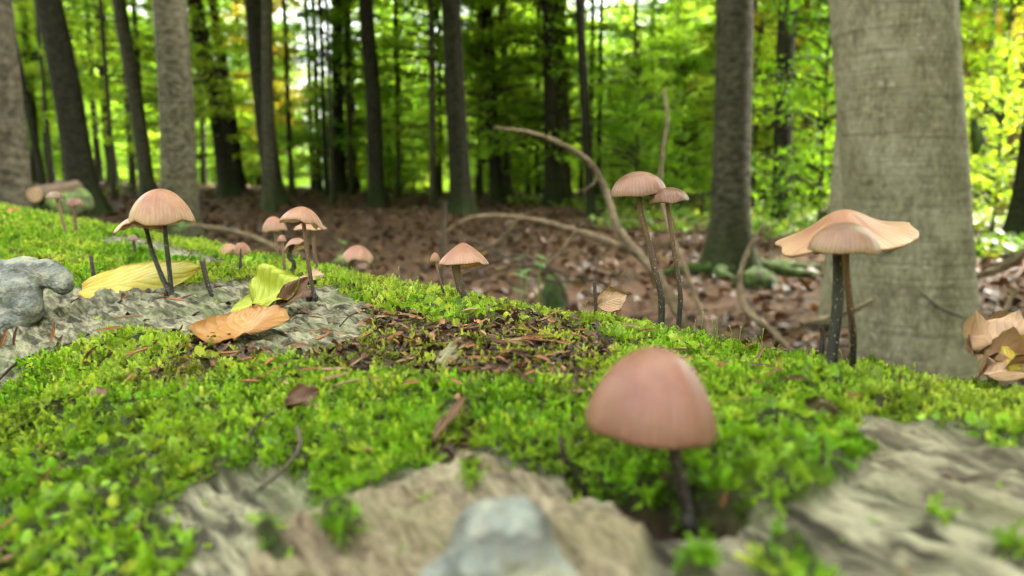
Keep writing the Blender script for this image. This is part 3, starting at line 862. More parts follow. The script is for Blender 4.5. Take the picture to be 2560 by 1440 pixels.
# creeping roots of the moss-footed trunk
for k, (q, ln) in enumerate([(0.15, 0.95), (-0.35, 0.7), (-2.9, 0.6), (-1.9, 0.45)]):
    dr = np.array([math.cos(q), math.sin(q)])
    pts = []
    for f in np.linspace(0, 1, 7):
        rr_ = t14r * 0.9 + ln * f
        x, y = dr * rr_ + np.array([-dr[1], dr[0]]) * 0.08 * math.sin(5 * f + k)
        pts.append((x, y, float(gz(t14b[0] + x, t14b[1] + y)) - t14b[2] + 0.06 * (1 - f) + 0.005))
    V, fc, t_ = tube(spline(pts, 16), [0.075, 0.055, 0.02], 10, 0.35, k)
    obj('root', mesh_np('root', V, fc), MROOT, t14)

# background trees: shared trunk shapes, own places
far_tr = [trunk_mesh(0.5, 15, (random.uniform(-.03, .03), 0), 900 + k, 10, 0.4) for k in range(6)]
def far_tree(px, d, wpx, crown, label, group, mat_slot, cs=1.0, name='beech_tree', H=1.0):
    base = px_ground(px, d); r = 0.5 * wpx / F * d
    root = empty(name, base); tag(root, label, 'tree', group)
    o = obj('trunk', far_tr[random.randrange(3) + 3 * mat_slot], None, root)
    o.scale = (r / 0.5, r / 0.5, H); a = random.uniform(0, 6.28); o.rotation_euler = (0, 0, a)
    for nm, m in (('crown', crown[0]), ('limbs', crown[1])):
        c = obj(nm, m, None, root); c.rotation_euler = (0, 0, random.uniform(0, 6.28)); s_ = cs * random.uniform(.85, 1.2); c.scale = (s_, s_, random.uniform(.85, 1.15))
for k, m in enumerate(far_tr): m.materials.append(M_TR_DARK if k < 3 else M_TR_MID)
rr = random.Random(21)
# unseen beeches added on the right, out of view, to keep sun off the log
for (x, y, a) in [(5.6, 1.2, 0.3), (7.4, 3.6, 1.9), (8.6, 0.2, 4.0), (10.2, 3.2, 2.6), (5.0, -1.6, 5.0), (10.5, 6.5, 0.9)]:
    root = empty('beech_tree', (x, y, float(gz(x, y)))); tag(root, 'unseen tall beech added right of the massive trunk to shade the log', 'tree', 'unseen beeches added to shade the log')
    obj('trunk', far_tr[1], None, root).scale = (.45, .45, 1)
    cr = CROWNS_M[int(a) % 3]
    for nm, m in (('crown', cr[0]), ('limbs', cr[1])):
        c = obj(nm, m, None, root); c.rotation_euler = (0, 0, a); c.scale = (1.05, 1.05, 0.9); c.location = (0, 0, 1.5)
GRP_FAR = 'slim beeches in the far wood'
n_far = 0
for k in range(104):
    d = rr.uniform(24, 62); px = rr.uniform(-350, 2900)
    if px < 950 and rr.random() < 0.5: continue
    cr = rr.choice(CROWNS_L) if d > 42 else rr.choice(CROWNS_M)
    far_tree(px, d, rr.uniform(8, 22) * (1.25 if d < 32 else 0.9), cr, 'slim beech with bright green leaves in the far wood', GRP_FAR, rr.randrange(2), 1.0)
for k in range(54):
    d = rr.uniform(18, 30); px = rr.uniform(60, 2560)
    far_tree(px, d, rr.uniform(8, 15), rr.choice(CROWNS), 'thin bare-stemmed young beech standing in the far wood', 'thin poles in the far wood', 1 if rr.random() < .7 else 0, 0.9)
for (px, d) in [(1905, 19), (2040, 24), (1990, 30), (2440, 22), (700, 34), (1840, 26)]:
    far_tree(px, d, 14, CROWNS_T[0], 'beech with leaves turning orange and yellow in the wood', 'beeches with turning leaves', 0, 0.7)
for k in range(46):
    d = rr.uniform(24, 52); px = rr.uniform(-200, 2750) if k > 12 else rr.uniform(450, 1150)
    far_tree(px, d, 5, rr.choice(CROWNS_S), 'young beech sapling with low leafy branches behind the trunks', 'beech saplings in the far wood', 1, rr.uniform(1.0, 1.7), 'beech_sapling', 0.24)
for (px, d) in [(1590, 15), (1700, 18), (1880, 15.5), (2045, 9.5), (2030, 16), (2480, 11), (2520, 17), (1560, 22), (1320, 26), (2440, 20)]:
    far_tree(px, d, 8, rr.choice(CROWNS_S), 'leafy beech sapling growing near the moss-footed trunk', 'saplings on the right slope', 1, rr.uniform(0.8, 1.25), 'beech_sapling', 0.24)

# ------------------------------------------------------------------ far wood that reads as one mass
rg = np.random.default_rng(5); NFW = 350
fa = np.where(np.arange(NFW) < 260, rg.uniform(-0.85, 0.85, NFW), rg.uniform(0.95, 2 * np.pi - 0.95, NFW))
fd = np.where(np.arange(NFW) < 260, rg.uniform(58, 125, NFW), rg.uniform(17, 50, NFW))  # the rest: unseen ring beside and behind the camera, added to darken the trunks
keep = ~((np.arange(NFW) < 260) & (fa < -0.1) & (fa > -0.75) & (rg.random(NFW) < 0.55)); fa, fd = fa[keep], fd[keep]; NF0 = int(keep[:260].sum()); NFW = len(fa)
fx, fy = fd * np.sin(fa), fd * np.cos(fa)
fws = []
for k in range(3):
    o_ = bpy.data.objects.new('far_crown', CROWNS_L[k][0]); fws.append(o_)
scatter('far_wood', np.stack([fx, fy, gz(fx, fy) - np.where(np.arange(NFW) < NF0, 1.2, 0.2)], 1), np.stack([0 * fx, 0 * fx, rg.uniform(0, 6.28, NFW)], 1), rg.uniform(1.0, 1.5, NFW), rg.integers(0, 3, NFW), np.ones((NFW, 3)), fws,
        'mass of bright green woodland beyond the rise, with an unseen ring added to darken the trunks', 'woodland')

# ------------------------------------------------------------------ dead branches on the floor
def mat_branch(name, c0, c1, c2):
    b = NT(name); co = b.obj_co()
    n = b.noise(b.scale(co, (25, 25, 25)), 1.0, 5, 0.65); n2 = b.noise(b.scale(co, (5, 5, 5)), 1.0, 3)
    c = b.ramp(n, [(0.3, c0), (0.5, c1), (0.72, c2)])
    c = b.mix(b.mapr(n2, 0.5, 0.7, 0, 0.6), c, c0)
    return b.done(b.pbr(c, 0.8, b.bump(n, 0.6, 0.01), spec=0.25))
M_BR_PALE = mat_branch('dead_branch_pale', (0.045, 0.028, 0.016), (0.12, 0.08, 0.05), (0.22, 0.165, 0.115))
M_BR_DARK = mat_branch('dead_branch_dark', (0.025, 0.017, 0.011), (0.05, 0.033, 0.022), (0.09, 0.06, 0.04))
def branch(pts, widths, depths, mat, label, side=(), name='fallen_branch', group=None, seg=10):
    """polyline through pixels at given depths"""
    n = len(pts); D = np.interp(np.linspace(0, 1, n), np.linspace(0, 1, len(depths)), depths)
    W = np.array([at(p[0], p[1], D[i]) for i, p in enumerate(pts)])
    r = [0.36 * w / F * D.mean() for w in widths]
    base = W[np.argmin(W[:, 2])].copy(); base[2] = min(base[2], float(gz(base[0], base[1])) + 0.0)
    root = empty(name, base); tag(root, label, 'branch', group)
    V, fc, t_ = tube(spline(W - base, 14 * n), r, seg, 0.5, int(pts[0][0]), 3.0)
    obj('stem', mesh_np('stem', V, fc), mat, root)
    for (sp, sw, sdp) in side:
        S = np.array([at(p[0], p[1], sdp) for p in sp]) - base
        V, fc, t_ = tube(spline(S, 8 * len(sp)), [0.38 * w / F * sdp for w in sw], 8, 0.22, int(sp[0][0]), 3.0)
        obj('twig', mesh_np('twig', V, fc), mat, root)
    return root
branch([(1232, 318), (1330, 333), (1420, 368), (1480, 412), (1515, 480), (1545, 570), (1605, 645), (1670, 735), (1760, 900)], [9, 16, 24, 27, 30], [3.2, 3.2, 2.9], M_BR_PALE,
       'long arching dead branch, bare and pale, rising behind the tall mushroom pair', side=[([(1500, 440), (1470, 470), (1440, 478)], [9, 4], 3.2)])
branch([(1110, 585), (1180, 545), (1300, 545), (1440, 578), (1530, 608), (1612, 650), (1690, 760)], [10, 16, 24, 28, 28], [3.6, 3.3, 3.0], M_BR_PALE,
       'pale fallen branch lying across the litter under the arching branch', side=[([(1300, 545), (1250, 600), (1160, 650), (1130, 720)], [12, 8], 3.3), ([(1440, 580), (1390, 640), (1300, 720)], [12, 7], 3.2)])
branch([(1660, 222), (1668, 300), (1656, 390), (1652, 480), (1668, 560), (1700, 640), (1750, 770), (1790, 900)], [8, 12, 15, 15, 16], [4.6, 4.4, 3.8], M_BR_PALE,
       'thin upright bare branch rising behind the tall mushroom pair')
branch([(1912, 560), (1880, 610), (1858, 660), (1850, 720), (1868, 775), (1930, 830), (2000, 900)], [14, 20, 22, 20], [2.4, 2.2], M_BR_PALE,
       'crooked grey stick standing in front of the moss-footed trunk', side=[([(1895, 590), (1925, 575), (1935, 560)], [10, 6], 2.4)])
branch([(2000, 808), (2060, 796), (2130, 776), (2180, 750)], [18, 20, 18], [2.0], M_BR_PALE, 'short pale stick at the foot of the massive beech trunk')
branch([(2440, 690), (2500, 672), (2560, 632), (2640, 590)], [24, 28, 30], [3.4], M_BR_PALE, 'thick pale broken branch right of the massive beech trunk', side=[([(2455, 668), (2520, 652), (2640, 612)], [14, 18], 3.5)])
branch([(2548, 725), (2528, 745), (2512, 790), (2505, 830)], [12, 20, 16], [2.6], M_BR_PALE, 'short curved bleached stick above the dry leaf heap')
branch([(470, 562), (560, 574), (630, 592), (700, 622), (760, 640)], [14, 18, 16, 10], [8.0, 7.0], M_BR_PALE, 'low brown branch lying behind the mushroom cluster')
branch([(1112, 505), (1110, 560), (1108, 620), (1104, 760)], [14, 17, 18], [4.2], M_BR_DARK, 'dark upright dead stick behind the tiny thin mushroom')
branch([(1150, 690), (1230, 655), (1300, 640), (1420, 690)], [10, 14, 10], [3.0], M_BR_DARK, 'dark twig lying under the pale fallen branch')
branch([(1430, 800), (1390, 690), (1300, 665), (1180, 700)], [14, 12, 8], [2.6], M_BR_DARK, 'dark bent twig in the hollow behind the log')
branch([(880, 665), (960, 640), (1040, 615), (1070, 600)], [5, 6, 4], [2.6], M_BR_PALE, 'thin tan twig leaning in the hollow beside a mushroom')
branch([(1180, 600), (1260, 640), (1370, 700), (1500, 700)], [8, 10, 8], [2.9], M_BR_DARK, 'thin dark twig crossing under the pale fallen branch')
# cut log by the lichen-green trunk
c0, c1 = at(86, 487, 5.0), at(190, 468, 5.6)
rt = empty('cut_log', (c0[0], c0[1], float(gz(c0[0], c0[1])))); tag(rt, 'short dark cut log with pale sawn face beside the lichen-green trunk', 'log')
cb = np.array(rt.location)
V, fc, t_ = tube(spline([c0 - cb, c1 - cb], 10), [0.055, 0.05], 16, 0.12, 3)
obj('bark', mesh_np('bark', V, fc), M_BR_DARK, rt)
ax_ = (c1 - c0) / np.linalg.norm(c1 - c0)
V, fc, t_ = tube(np.array([c0 - cb - ax_ * 0.004, c0 - cb + ax_ * 0.004]), [0.048, 0.048], 16)
obj('cut_face', mesh_np('cut_face', V, fc, False), mat_branch('sawn_wood', (0.25, 0.15, 0.09), (0.38, 0.25, 0.16), (0.5, 0.36, 0.24)), rt)
hs_ = rt
# support so that the cut log does not hover: a mound of soil and roots under it
V, fc, t_ = tube(spline([c0 - cb + [0.05, .05, -0.10], c1 - cb + [0.0, 0, -0.10]], 8), [0.10, 0.11], 10, 0.3, 8)
mo = obj('soil_mound', mesh_np('soil_mound', V + cb, fc), MROOT); tag(mo, 'low dark mossy mound under the cut log', 'mound')

# mossy clumps and stump on the floor
def lump(name, px, py, d, w, h, mat, label, cat, seed):
    c = at(px, py, d); n, m = 14, 20
    th = np.linspace(0, 2 * np.pi, m, endpoint=False); ph = np.linspace(0.02, np.pi * 0.62, n)
    TH, PH = np.meshgrid(th, ph, indexing='xy')
    k = 1 + 0.28 * fbm(np.cos(TH) * np.sin(PH) * 2 + seed, np.sin(TH) * np.sin(PH) * 2 + PH, 3, seed)
    V = np.stack([w * k * np.sin(PH) * np.cos(TH), w * k * np.sin(PH) * np.sin(TH), h * k * np.cos(PH)], -1).reshape(-1, 3)
    g0 = float(gz(c[0], c[1])); V[:, 2] += max(0.0, c[2] - g0) * 0.5; V[-m:, 2] = -0.05
    o = obj(name, mesh_np(name, V, [tuple(f) for f in grid_faces(n, m, True)] + [tuple(range(m))[::-1]]), mat, None, (c[0], c[1], g0))
    return tag(o, label, cat)
lump('mossy_stone', 1385, 625, 4.2, 0.07, 0.12, MROOT, 'small moss-covered lump beneath the pale fallen branch', 'stone', 3)
lump('mossy_stone', 1890, 700, 6.2, 0.16, 0.14, MROOT, 'low moss cushion at the roots of the moss-footed trunk', 'stone', 5)
lump('tree_stump', 2010, 815, 1.9, 0.035, 0.03, M_BR_DARK, 'dark rotten stump beside the short pale stick', 'stump', 9)

# seedlings with a few leaves
b = NT('seedling_leaf'); nz = b.noise(b.scale(b.obj_co(), (30, 30, 30)), 1.0, 3)
cc = b.ramp(nz, [(0.35, (0.09, 0.18, 0.05)), (0.65, (0.17, 0.27, 0.09))])
MSEED = b.done(b.add_trans(b.pbr(cc, 0.5), cc, 0.4))
def seedling(px, py, d, n, size, label, seed):
    rg_ = np.random.default_rng(seed); c = at(px, py, d); g0 = float(gz(c[0], c[1]))
    root = empty('seedling', (c[0], c[1], g0)); tag(root, label, 'seedling'); H = max(0.04, c[2] - g0)
    for k in range(n):
        a = rg_.uniform(0, 6.28); q = rg_.uniform(0.2, 1.0) * size * 1.6; top = np.array([math.cos(a) * q, math.sin(a) * q, H * rg_.uniform(.85, 1.1)])
        V, fc, t_ = tube(spline([(0, 0, -0.01), (top[0] * .3, top[1] * .3, H * .6), top], 8), [0.002, 0.001], 5)
        st_ = obj('stem', mesh_np('stem', V, fc), MSEED, root)
        V, fcs = dead_leaf_src(seed * 7 + k); V = V * size * 1.7 * rg_.uniform(.8, 1.2); ca, sa = math.cos(a), math.sin(a)
        W = np.stack([V[:, 0] * ca - V[:, 1] * sa, V[:, 0] * sa + V[:, 1] * ca, V[:, 2] - 0.3 * (V[:, 0])], 1) + top
        obj('leaf', mesh_np('leaf', W, fcs), MSEED, root)
seedling(1330, 712, 1.7, 5, 0.022, 'pale green seedling in the hollow behind the conical mushroom', 4)
seedling(1265, 738, 1.5, 4, 0.02, 'small green seedling close behind the conical mushroom', 6)
seedling(850, 628, 3.0, 4, 0.03, 'green seedling on the litter behind the mushroom cluster', 8)
seedling(445, 560, 6.0, 6, 0.06, 'green leafy plant at the foot of the straight grey-brown beech', 9)

# ------------------------------------------------------------------ mushrooms
def mat_cap(name, cen, mid, rim, stripe=0.35, rough=0.38):
    b = NT(name); rr_ = b.attr('rr'); an = b.attr('ang')
    co = b.obj_co(); n = b.noise(b.scale(co, (260, 260, 260)), 1.0, 4); nb = b.noise(b.scale(co, (1400, 1400, 1400)), 1.0, 2)
    c = b.ramp(b.math('ADD', rr_, b.math('MULTIPLY', b.math('SUBTRACT', n, 0.5), 0.25)), [(0.0, cen), (0.55, mid), (0.97, rim)])
    wob = b.math('ADD', b.math('MULTIPLY', an, 46.0), b.math('MULTIPLY', n, 5.0))
    st = b.math('SINE', wob)
    edge = b.mapr(rr_, 0.35, 0.95, 0, 1)
    c = b.mix(b.math('MULTIPLY', b.mapr(st, -0.2, 1.0, 0, stripe), edge), c, (cen[0] * .72, cen[1] * .66, cen[2] * .62))
    c = b.mix(b.mapr(nb, 0.60, 0.72, 0, 0.18), c, (cen[0] * .6, cen[1] * .5, cen[2] * .45))
    pt = b.noise(b.scale(co, (130, 130, 130)), 1.0, 3, 0.6)
    c = b.mix(b.mapr(pt, 0.48, 0.64, 0, 0.35), c, (cen[0] * .7, cen[1] * .62, cen[2] * .58))
    c = b.mix(b.mapr(pt, 0.46, 0.34, 0, 0.3), c, rim)
    hgt = b.math('ADD', b.math('MULTIPLY', b.math('MULTIPLY', st, edge), 0.6), b.math('MULTIPLY', nb, 0.25))
    s_ = b.pbr(c, rough, b.bump(hgt, 0.22, 0.0006), sss=0.35, sss_r=(0.0035,), spec=0.35)
    return b.done(b.add_trans(s_, c, 0.12))
PINK = mat_cap('cap_pinkish', (0.235, 0.09, 0.064), (0.305, 0.128, 0.092), (0.41, 0.21, 0.15), 0.22)
PEACH = mat_cap('cap_peach', (0.27, 0.112, 0.074), (0.34, 0.15, 0.098), (0.44, 0.245, 0.158), 0.14)
MAUVE = mat_cap('cap_mauve', (0.14, 0.056, 0.044), (0.19, 0.081, 0.063), (0.31, 0.155, 0.112), 0.2)
SOFT = mat_cap('cap_soft_pink', (0.195, 0.08, 0.06), (0.265, 0.115, 0.087), (0.235, 0.10, 0.074), 0.10)
BROWNC = mat_cap('cap_brown_mauve', (0.125, 0.056, 0.041), (0.175, 0.082, 0.06), (0.33, 0.18, 0.12), 0.22)
CHEST = mat_cap('cap_chestnut', (0.075, 0.025, 0.015), (0.12, 0.046, 0.03), (0.22, 0.105, 0.07), 0.3, 0.35)
DARKC = mat_cap('cap_dark', (0.12, 0.06, 0.055), (0.20, 0.11, 0.095), (0.26, 0.15, 0.12), 0.2, 0.4)
b = NT('gill'); gc = b.ramp(b.noise(b.scale(b.obj_co(), (300, 300, 300)), 1.0, 3), [(0.3, (0.42, 0.29, 0.17)), (0.7, (0.52, 0.38, 0.24))])
GILL = b.done(b.add_trans(b.pbr(gc, 0.6, sss=0.2, sss_r=(0.002,)), gc, 0.35))
def mat_stem(name, top, mid, base):
    b = NT(name); t_ = b.attr('t'); co = b.obj_co()
    n = b.noise(b.scale(co, (900, 900, 240)), 1.0, 4); sp = b.noise(b.scale(co, (1500, 1500, 900)), 1.0, 2, 0.4)
    c = b.ramp(b.math('ADD', t_, b.math('MULTIPLY', b.math('SUBTRACT', n, 0.5), 0.2)), [(0.0, top), (0.4, mid), (0.72, base), (1.0, (base[0] * .7, base[1] * .7, base[2] * .7))])
    c = b.mix(b.mapr(sp, 0.63, 0.70, 0, 0.65), c, (0.34, 0.27, 0.21))
    return b.done(b.pbr(c, 0.55, b.bump(n, 0.4, 0.0005), spec=0.35))
ST = mat_stem('stem_brown_black', (0.26, 0.135, 0.085), (0.10, 0.05, 0.034), (0.016, 0.011, 0.010))
ST_DARK = mat_stem('stem_black', (0.05, 0.028, 0.02), (0.024, 0.015, 0.013), (0.012, 0.009, 0.009))
ST_PALE = mat_stem('stem_tan', (0.36, 0.21, 0.15), (0.20, 0.10, 0.07), (0.055, 0.03, 0.025))

def cap_mesh(w, h, prof, under=0.75, thick=0.05, wave=0.0, wseed=0, rfun=None, zfun=None, n=22, m=72):
    """dome of half width w and height h, rim at z = 0; returns top+rim+underside as one shell and its gills"""
    th = np.linspace(0, 2 * np.pi, m, endpoint=False)
    rho = np.concatenate([np.linspace(0.0, 0.8, n - 8), np.linspace(0.83, 1.0, 8)]); rho[0] = 0.004
    def rim_r(t): 
        k = 1 + wave * 0.35 * vn(2.2 * np.cos(t) + wseed, 2.2 * np.sin(t) + wseed, wseed) + 0.012 * vn(14 * np.cos(t), 14 * np.sin(t), wseed + 3)
        return k * (rfun(t) if rfun is not None else 1.0)
    def zo(r, t):
        z = wave * h * 0.5 * r ** 2.5 * vn(1.9 * np.cos(t) + wseed * 2, 1.9 * np.sin(t) - wseed, wseed + 9)
        return z + (zfun(r, t) * h if zfun is not None else 0)
    RH, TH = np.meshgrid(rho, th, indexing='ij')
    top = h * prof(RH) + zo(RH, TH)
    X = w * RH * rim_r(TH) * np.cos(TH); Y = w * RH * rim_r(TH) * np.sin(TH)
    Vt = np.stack([X, Y, top], -1).reshape(-1, 3)
    rb = rho[::-1]
    RB, TB = np.meshgrid(rb, th, indexing='ij')
    tk = h * thick + (h * (1 - under)) * (1 - RB ** 2) * np.clip(prof(RB), 0.15, 1)
    bot = h * prof(RB) + zo(RB, TB) - tk
    sh = np.where(RB > 0.97, 0.99, 1.0)
    Vb = np.stack([w * RB * sh * rim_r(TB) * np.cos(TB), w * RB * sh * rim_r(TB) * np.sin(TB), bot], -1).reshape(-1, 3)
    V = np.vstack([Vt, Vb]); k = 2 * n
    faces = [tuple(f) for f in grid_faces(k, m, True)]
    faces += [tuple(range(m))[::-1], tuple(range((k - 1) * m, k * m))]
    rr_ = np.concatenate([RH.ravel(), RB.ravel()]); an = np.concatenate([TH.ravel(), TB.ravel()])
    # gills
    Vg, Fg = [], []
    ng = 34
    for i in range(ng):
        t0 = 6.2832 * i / ng; r0 = 0.16 if i % 2 == 0 else 0.5
        rs = np.linspace(r0, 0.97, 6)
        tt = np.full(6, t0)
        zt = h * prof(rs) + zo(rs, tt) - (h * thick + h * (1 - under) * (1 - rs ** 2) * np.clip(prof(rs), .15, 1))
        dep = 0.13 * w * np.sin(np.pi * np.clip((rs - r0) / (1 - r0) * 0.85 + 0.12, 0, 1)) ** 0.8
        x = w * rs * rim_r(tt); o = len(Vg)
        for j in range(6):
            Vg.append((x[j] * math.cos(t0), x[j] * math.sin(t0), zt[j] + 0.02 * w)); Vg.append((x[j] * math.cos(t0), x[j] * math.sin(t0), zt[j] - dep[j]))
        Fg += [(o + 2 * j, o + 2 * j + 1, o + 2 * j + 3, o + 2 * j + 2) for j in range(5)]
    return V, faces, rr_, an, np.array(Vg), Fg

dome = lambda p, q=0.5: (lambda r: np.clip(1 - r ** p, 0, 1) ** q)
bell = lambda a: (lambda r: np.clip(1 - r ** 1.35, 0, 1) ** a)

def rotm(roll, pitch, yaw=0.0):
    return np.array((Matrix.Rotation(math.radians(roll), 3, 'Y') @ Matrix.Rotation(math.radians(pitch), 3, 'X') @ Matrix.Rotation(math.radians(yaw), 3, 'Z')))

def mushroom(label, base, stem, swid, cap, mat, smat=ST, past=0.0, group='mushrooms on the mossy log', depth=None, ddepth=0.0, extra=None):
    """base: pixel where the stem meets the log; stem: pixels from cap to just above base; cap: dict(c, w, h, prof, roll, pitch...)"""
    if depth is None:
        bp, D, u_, s_ = hit(base[0], base[1], past)
    else:
        D = depth; q = at(base[0], base[1], D); u_, s_, r_ = log_us(q); bp = surf(u_, s_)
    n_ = nrm(np.array([u_]), np.array([s_]))[0]
    root = empty('mushroom', bp); tag(root, label, 'mushroom', group)
    m_ = D / F
    K = len(stem)
    pts = [at(p[0], p[1], D + ddepth * (1 - i / K)) for i, p in enumerate(stem)]
    cp = at(cap['c'][0], cap['c'][1], D + ddepth)
    R = rotm(cap.get('roll', 0), cap.get('pitch', 0), cap.get('yaw', 0))
    w, h = cap['w'] * m_, cap['h'] * m_
    V, fc, rr_, an, Vg, Fg = cap_mesh(w, h, cap['prof'], cap.get('under', .75), cap.get('thick', .05), cap.get('wave', 0.0), cap.get('seed', 1), cap.get('rfun'), cap.get('zfun'))
    V = V @ R.T + cp - bp; Vg = Vg @ R.T + cp - bp
    co = obj('cap', mesh_np('cap', V, fc, True, dict(rr=rr_, ang=an)), mat, root)
    if cap.get('gills', True):
        obj('gills', mesh_np('gills', Vg, Fg, False), GILL, co)
    apex = cp + R @ np.array([0, 0, h * cap.get('join', 0.6)])
    path = [apex] + pts + [bp + n_ * 0.001, bp - n_ * 0.004]
    path = spline(np.array(path) - bp, 40)
    rad = [0.5 * x * m_ for x in swid]
    Vs, fs, t_ = tube(path, rad, 12, 0.10, int(base[0]), 4)
    obj('stem', mesh_np('stem', Vs, fs, True, dict(t=t_)), smat, root)
    return root, bp, D

D1 = dome(2.2, 0.62)
mushroom('small dark-capped mushroom on a long brown stem at the mossy far end', (170, 598), [(141, 492), (150, 525), (162, 570)], [7, 7, 8], dict(c=(139, 496), w=21, h=17, prof=D1, wave=.1), DARKC, ST_PALE)
mushroom('small mushroom with ragged pale-edged cap next to a long-stemmed dark one', (190, 594), [(186, 512), (187, 545)], [9, 8, 9], dict(c=(187, 514), w=18, h=19, prof=D1, wave=.5, seed=4, roll=6), MAUVE, ST_PALE)
mushroom('large domed pinkish mushroom with striped cap on a black stem', (430, 735), [(412, 548), (415, 600), (424, 680)], [11, 11, 12, 14], dict(c=(406, 549), w=77, h=77, prof=dome(2.0, 0.74), roll=-2.0, wave=0.28, seed=3, under=.8), PEACH, ST_DARK)
mushroom('pale torn mushroom cap spreading beneath the striped domed mushroom', (424, 737), [(366, 572), (378, 620), (400, 680)], [11, 11, 12, 14], dict(c=(362, 568), w=66, h=36, prof=dome(1.6, 0.7), roll=-6, wave=0.9, seed=6, under=.7), PEACH, ST_DARK, ddepth=0.012)
mushroom('tiny dark button mushroom on a black stem, in moss behind the domed one', (338, 638), [(334, 602), (336, 620)], [7, 8, 9], dict(c=(333, 600), w=13, h=13, prof=D1), DARKC, ST_DARK)
mushroom('pale round mushroom cap peeping over the mossy edge by a broken stem', (612, 668), [(607, 632), (610, 650)], [7, 8], dict(c=(606, 630), w=20, h=25, prof=D1, pitch=20), PINK, ST_PALE, past=0.05)
mushroom('crumpled pale mushroom cap leaning on a round one at the mossy edge', (580, 664), [(574, 630), (578, 648)], [7, 8], dict(c=(573, 630), w=20, h=20, prof=D1, wave=.8, seed=8, pitch=15), PEACH, ST_PALE, past=0.06)
mushroom('rounded mauve mushroom at the outer side of the cluster', (693, 662), [(689, 575), (691, 615)], [8, 8, 9], dict(c=(686, 575), w=30, h=34, prof=dome(1.9, 0.7), roll=-4, wave=.15, seed=5), PINK, ST_PALE, past=0.02)
mushroom('wide flat pale mushroom at the back of the cluster', (788, 690), [(783, 570), (785, 620)], [10, 10, 11], dict(c=(776, 572), w=40, h=22, prof=bell(.8), wave=.15, seed=7), PEACH, ST_PALE, past=0.06)
mushroom('tilted pinkish mushroom with folded rim on a long stem, tallest of the cluster', (792, 750), [(759, 562), (766, 615), (774, 680), (784, 730)], [10, 10, 11, 15], dict(c=(754, 558), w=48, h=42, prof=dome(1.7, 0.7), roll=4, pitch=-6, wave=.55, seed=12), PINK, ST)
mushroom('tiny round-capped mushroom among the cluster', (712, 690), [(706, 604), (709, 645)], [7, 7, 8], dict(c=(705, 603), w=11, h=16, prof=D1, gills=False), PINK, ST_PALE)
mushroom('sideways tilted pale mushroom with curved dark stem in the cluster', (725, 688), [(722, 640), (734, 655), (733, 672)], [9, 11, 14], dict(c=(741, 618), w=29, h=24, prof=dome(1.6, .7), roll=-22, pitch=-14, wave=.3, seed=9), PINK, ST_DARK)
mushroom('dark brown button mushroom at the foot of the tall folded one', (778, 752), [(772, 738), (775, 745)], [12, 13], dict(c=(771, 741), w=17, h=21, prof=D1, gills=False, roll=-12), CHEST, ST_DARK)
mushroom('lone pink mushroom cap tilting over the mossy edge', (872, 688), [(877, 650), (874, 668)], [10, 11], dict(c=(893, 648), w=38, h=36, prof=dome(1.8, .75), roll=10, wave=.4, seed=14), PINK, ST, past=0.012)
mushroom('tiny thin mushroom with little rounded cap beside the conical one', (1110, 742), [(1089, 654), (1096, 685), (1104, 715)], [5, 5, 6], dict(c=(1088, 652), w=12.5, h=20, prof=D1, gills=False), PINK, ST_PALE)
mushroom('conical pink mushroom with pale gills on a thick dark stem', (1168, 762), [(1141, 662), (1146, 695), (1155, 730)], [22, 23, 22, 20], dict(c=(1159, 660), w=60, h=54, prof=bell(.85), roll=-1.5, pitch=-9, wave=.22, seed=16, under=.8), PINK, ST)
mushroom('tall mushroom with smooth half-round cap over a slimmer darker neighbour', (1657, 782), [(1596, 494), (1606, 545), (1622, 610), (1641, 690), (1654, 750)], [17, 15, 16, 17, 18], dict(c=(1597, 486), w=69, h=57, prof=dome(2.0, 0.56), roll=-5, wave=.06, seed=2, under=.85, yaw=30), MAUVE, ST)
mushroom('tall slim mushroom with chestnut dented cap touching a larger one', (1706, 780), [(1670, 508), (1677, 570), (1690, 660), (1701, 740)], [12, 12, 13, 14], dict(c=(1672, 503), w=49, h=34, prof=dome(2.0, .6), roll=-8, wave=.2, seed=11), CHEST, ST, ddepth=-0.004)
flat = lambda r: 0.62 * np.exp(-(r / 0.42) ** 2) + 0.38 * (1 - r ** 2)
mushroom('largest mushroom, wide flat peach cap with wavy rim on thick black stem', (2088, 836), [(2098, 630), (2097, 700), (2092, 780)], [30, 28, 28, 30], dict(c=(2112, 594), w=171, h=72, prof=flat, roll=-8, pitch=3, wave=.42, seed=19, under=.86, thick=.06, yaw=20), PEACH, ST_DARK, ddepth=0.004, past=0.018)
mushroom('mauve half-round mushroom standing in front of the wide flat one', (2138, 880), [(2114, 632), (2117, 690), (2125, 770), (2133, 840)], [16, 15, 16, 17], dict(c=(2109, 626), w=80, h=66, prof=dome(2.0, .62), roll=2, wave=.12, seed=21), BROWNC, ST, depth=hit(2138, 880)[1] - 0.020, ddepth=-0.014)
mushroom('blurred pinkish mushroom with tall blunt cap on bare bark before the moss', (1735, 1335), [(1678, 1095), (1690, 1150), (1706, 1215), (1722, 1280)], [34, 34, 38, 42], dict(c=(1628, 1062), w=166, h=198, prof=dome(1.95, .72), roll=4, pitch=-2, wave=.1, seed=23), SOFT, ST_DARK)
mushroom('fallen brown mushroom cap lying on its side in the moss', (250, 1000), [(262, 1000), (256, 1003)], [12, 14], dict(c=(252, 998), w=30, h=32, prof=dome(2, .6), roll=-22, pitch=8, wave=.3, seed=25), CHEST, ST_PALE)

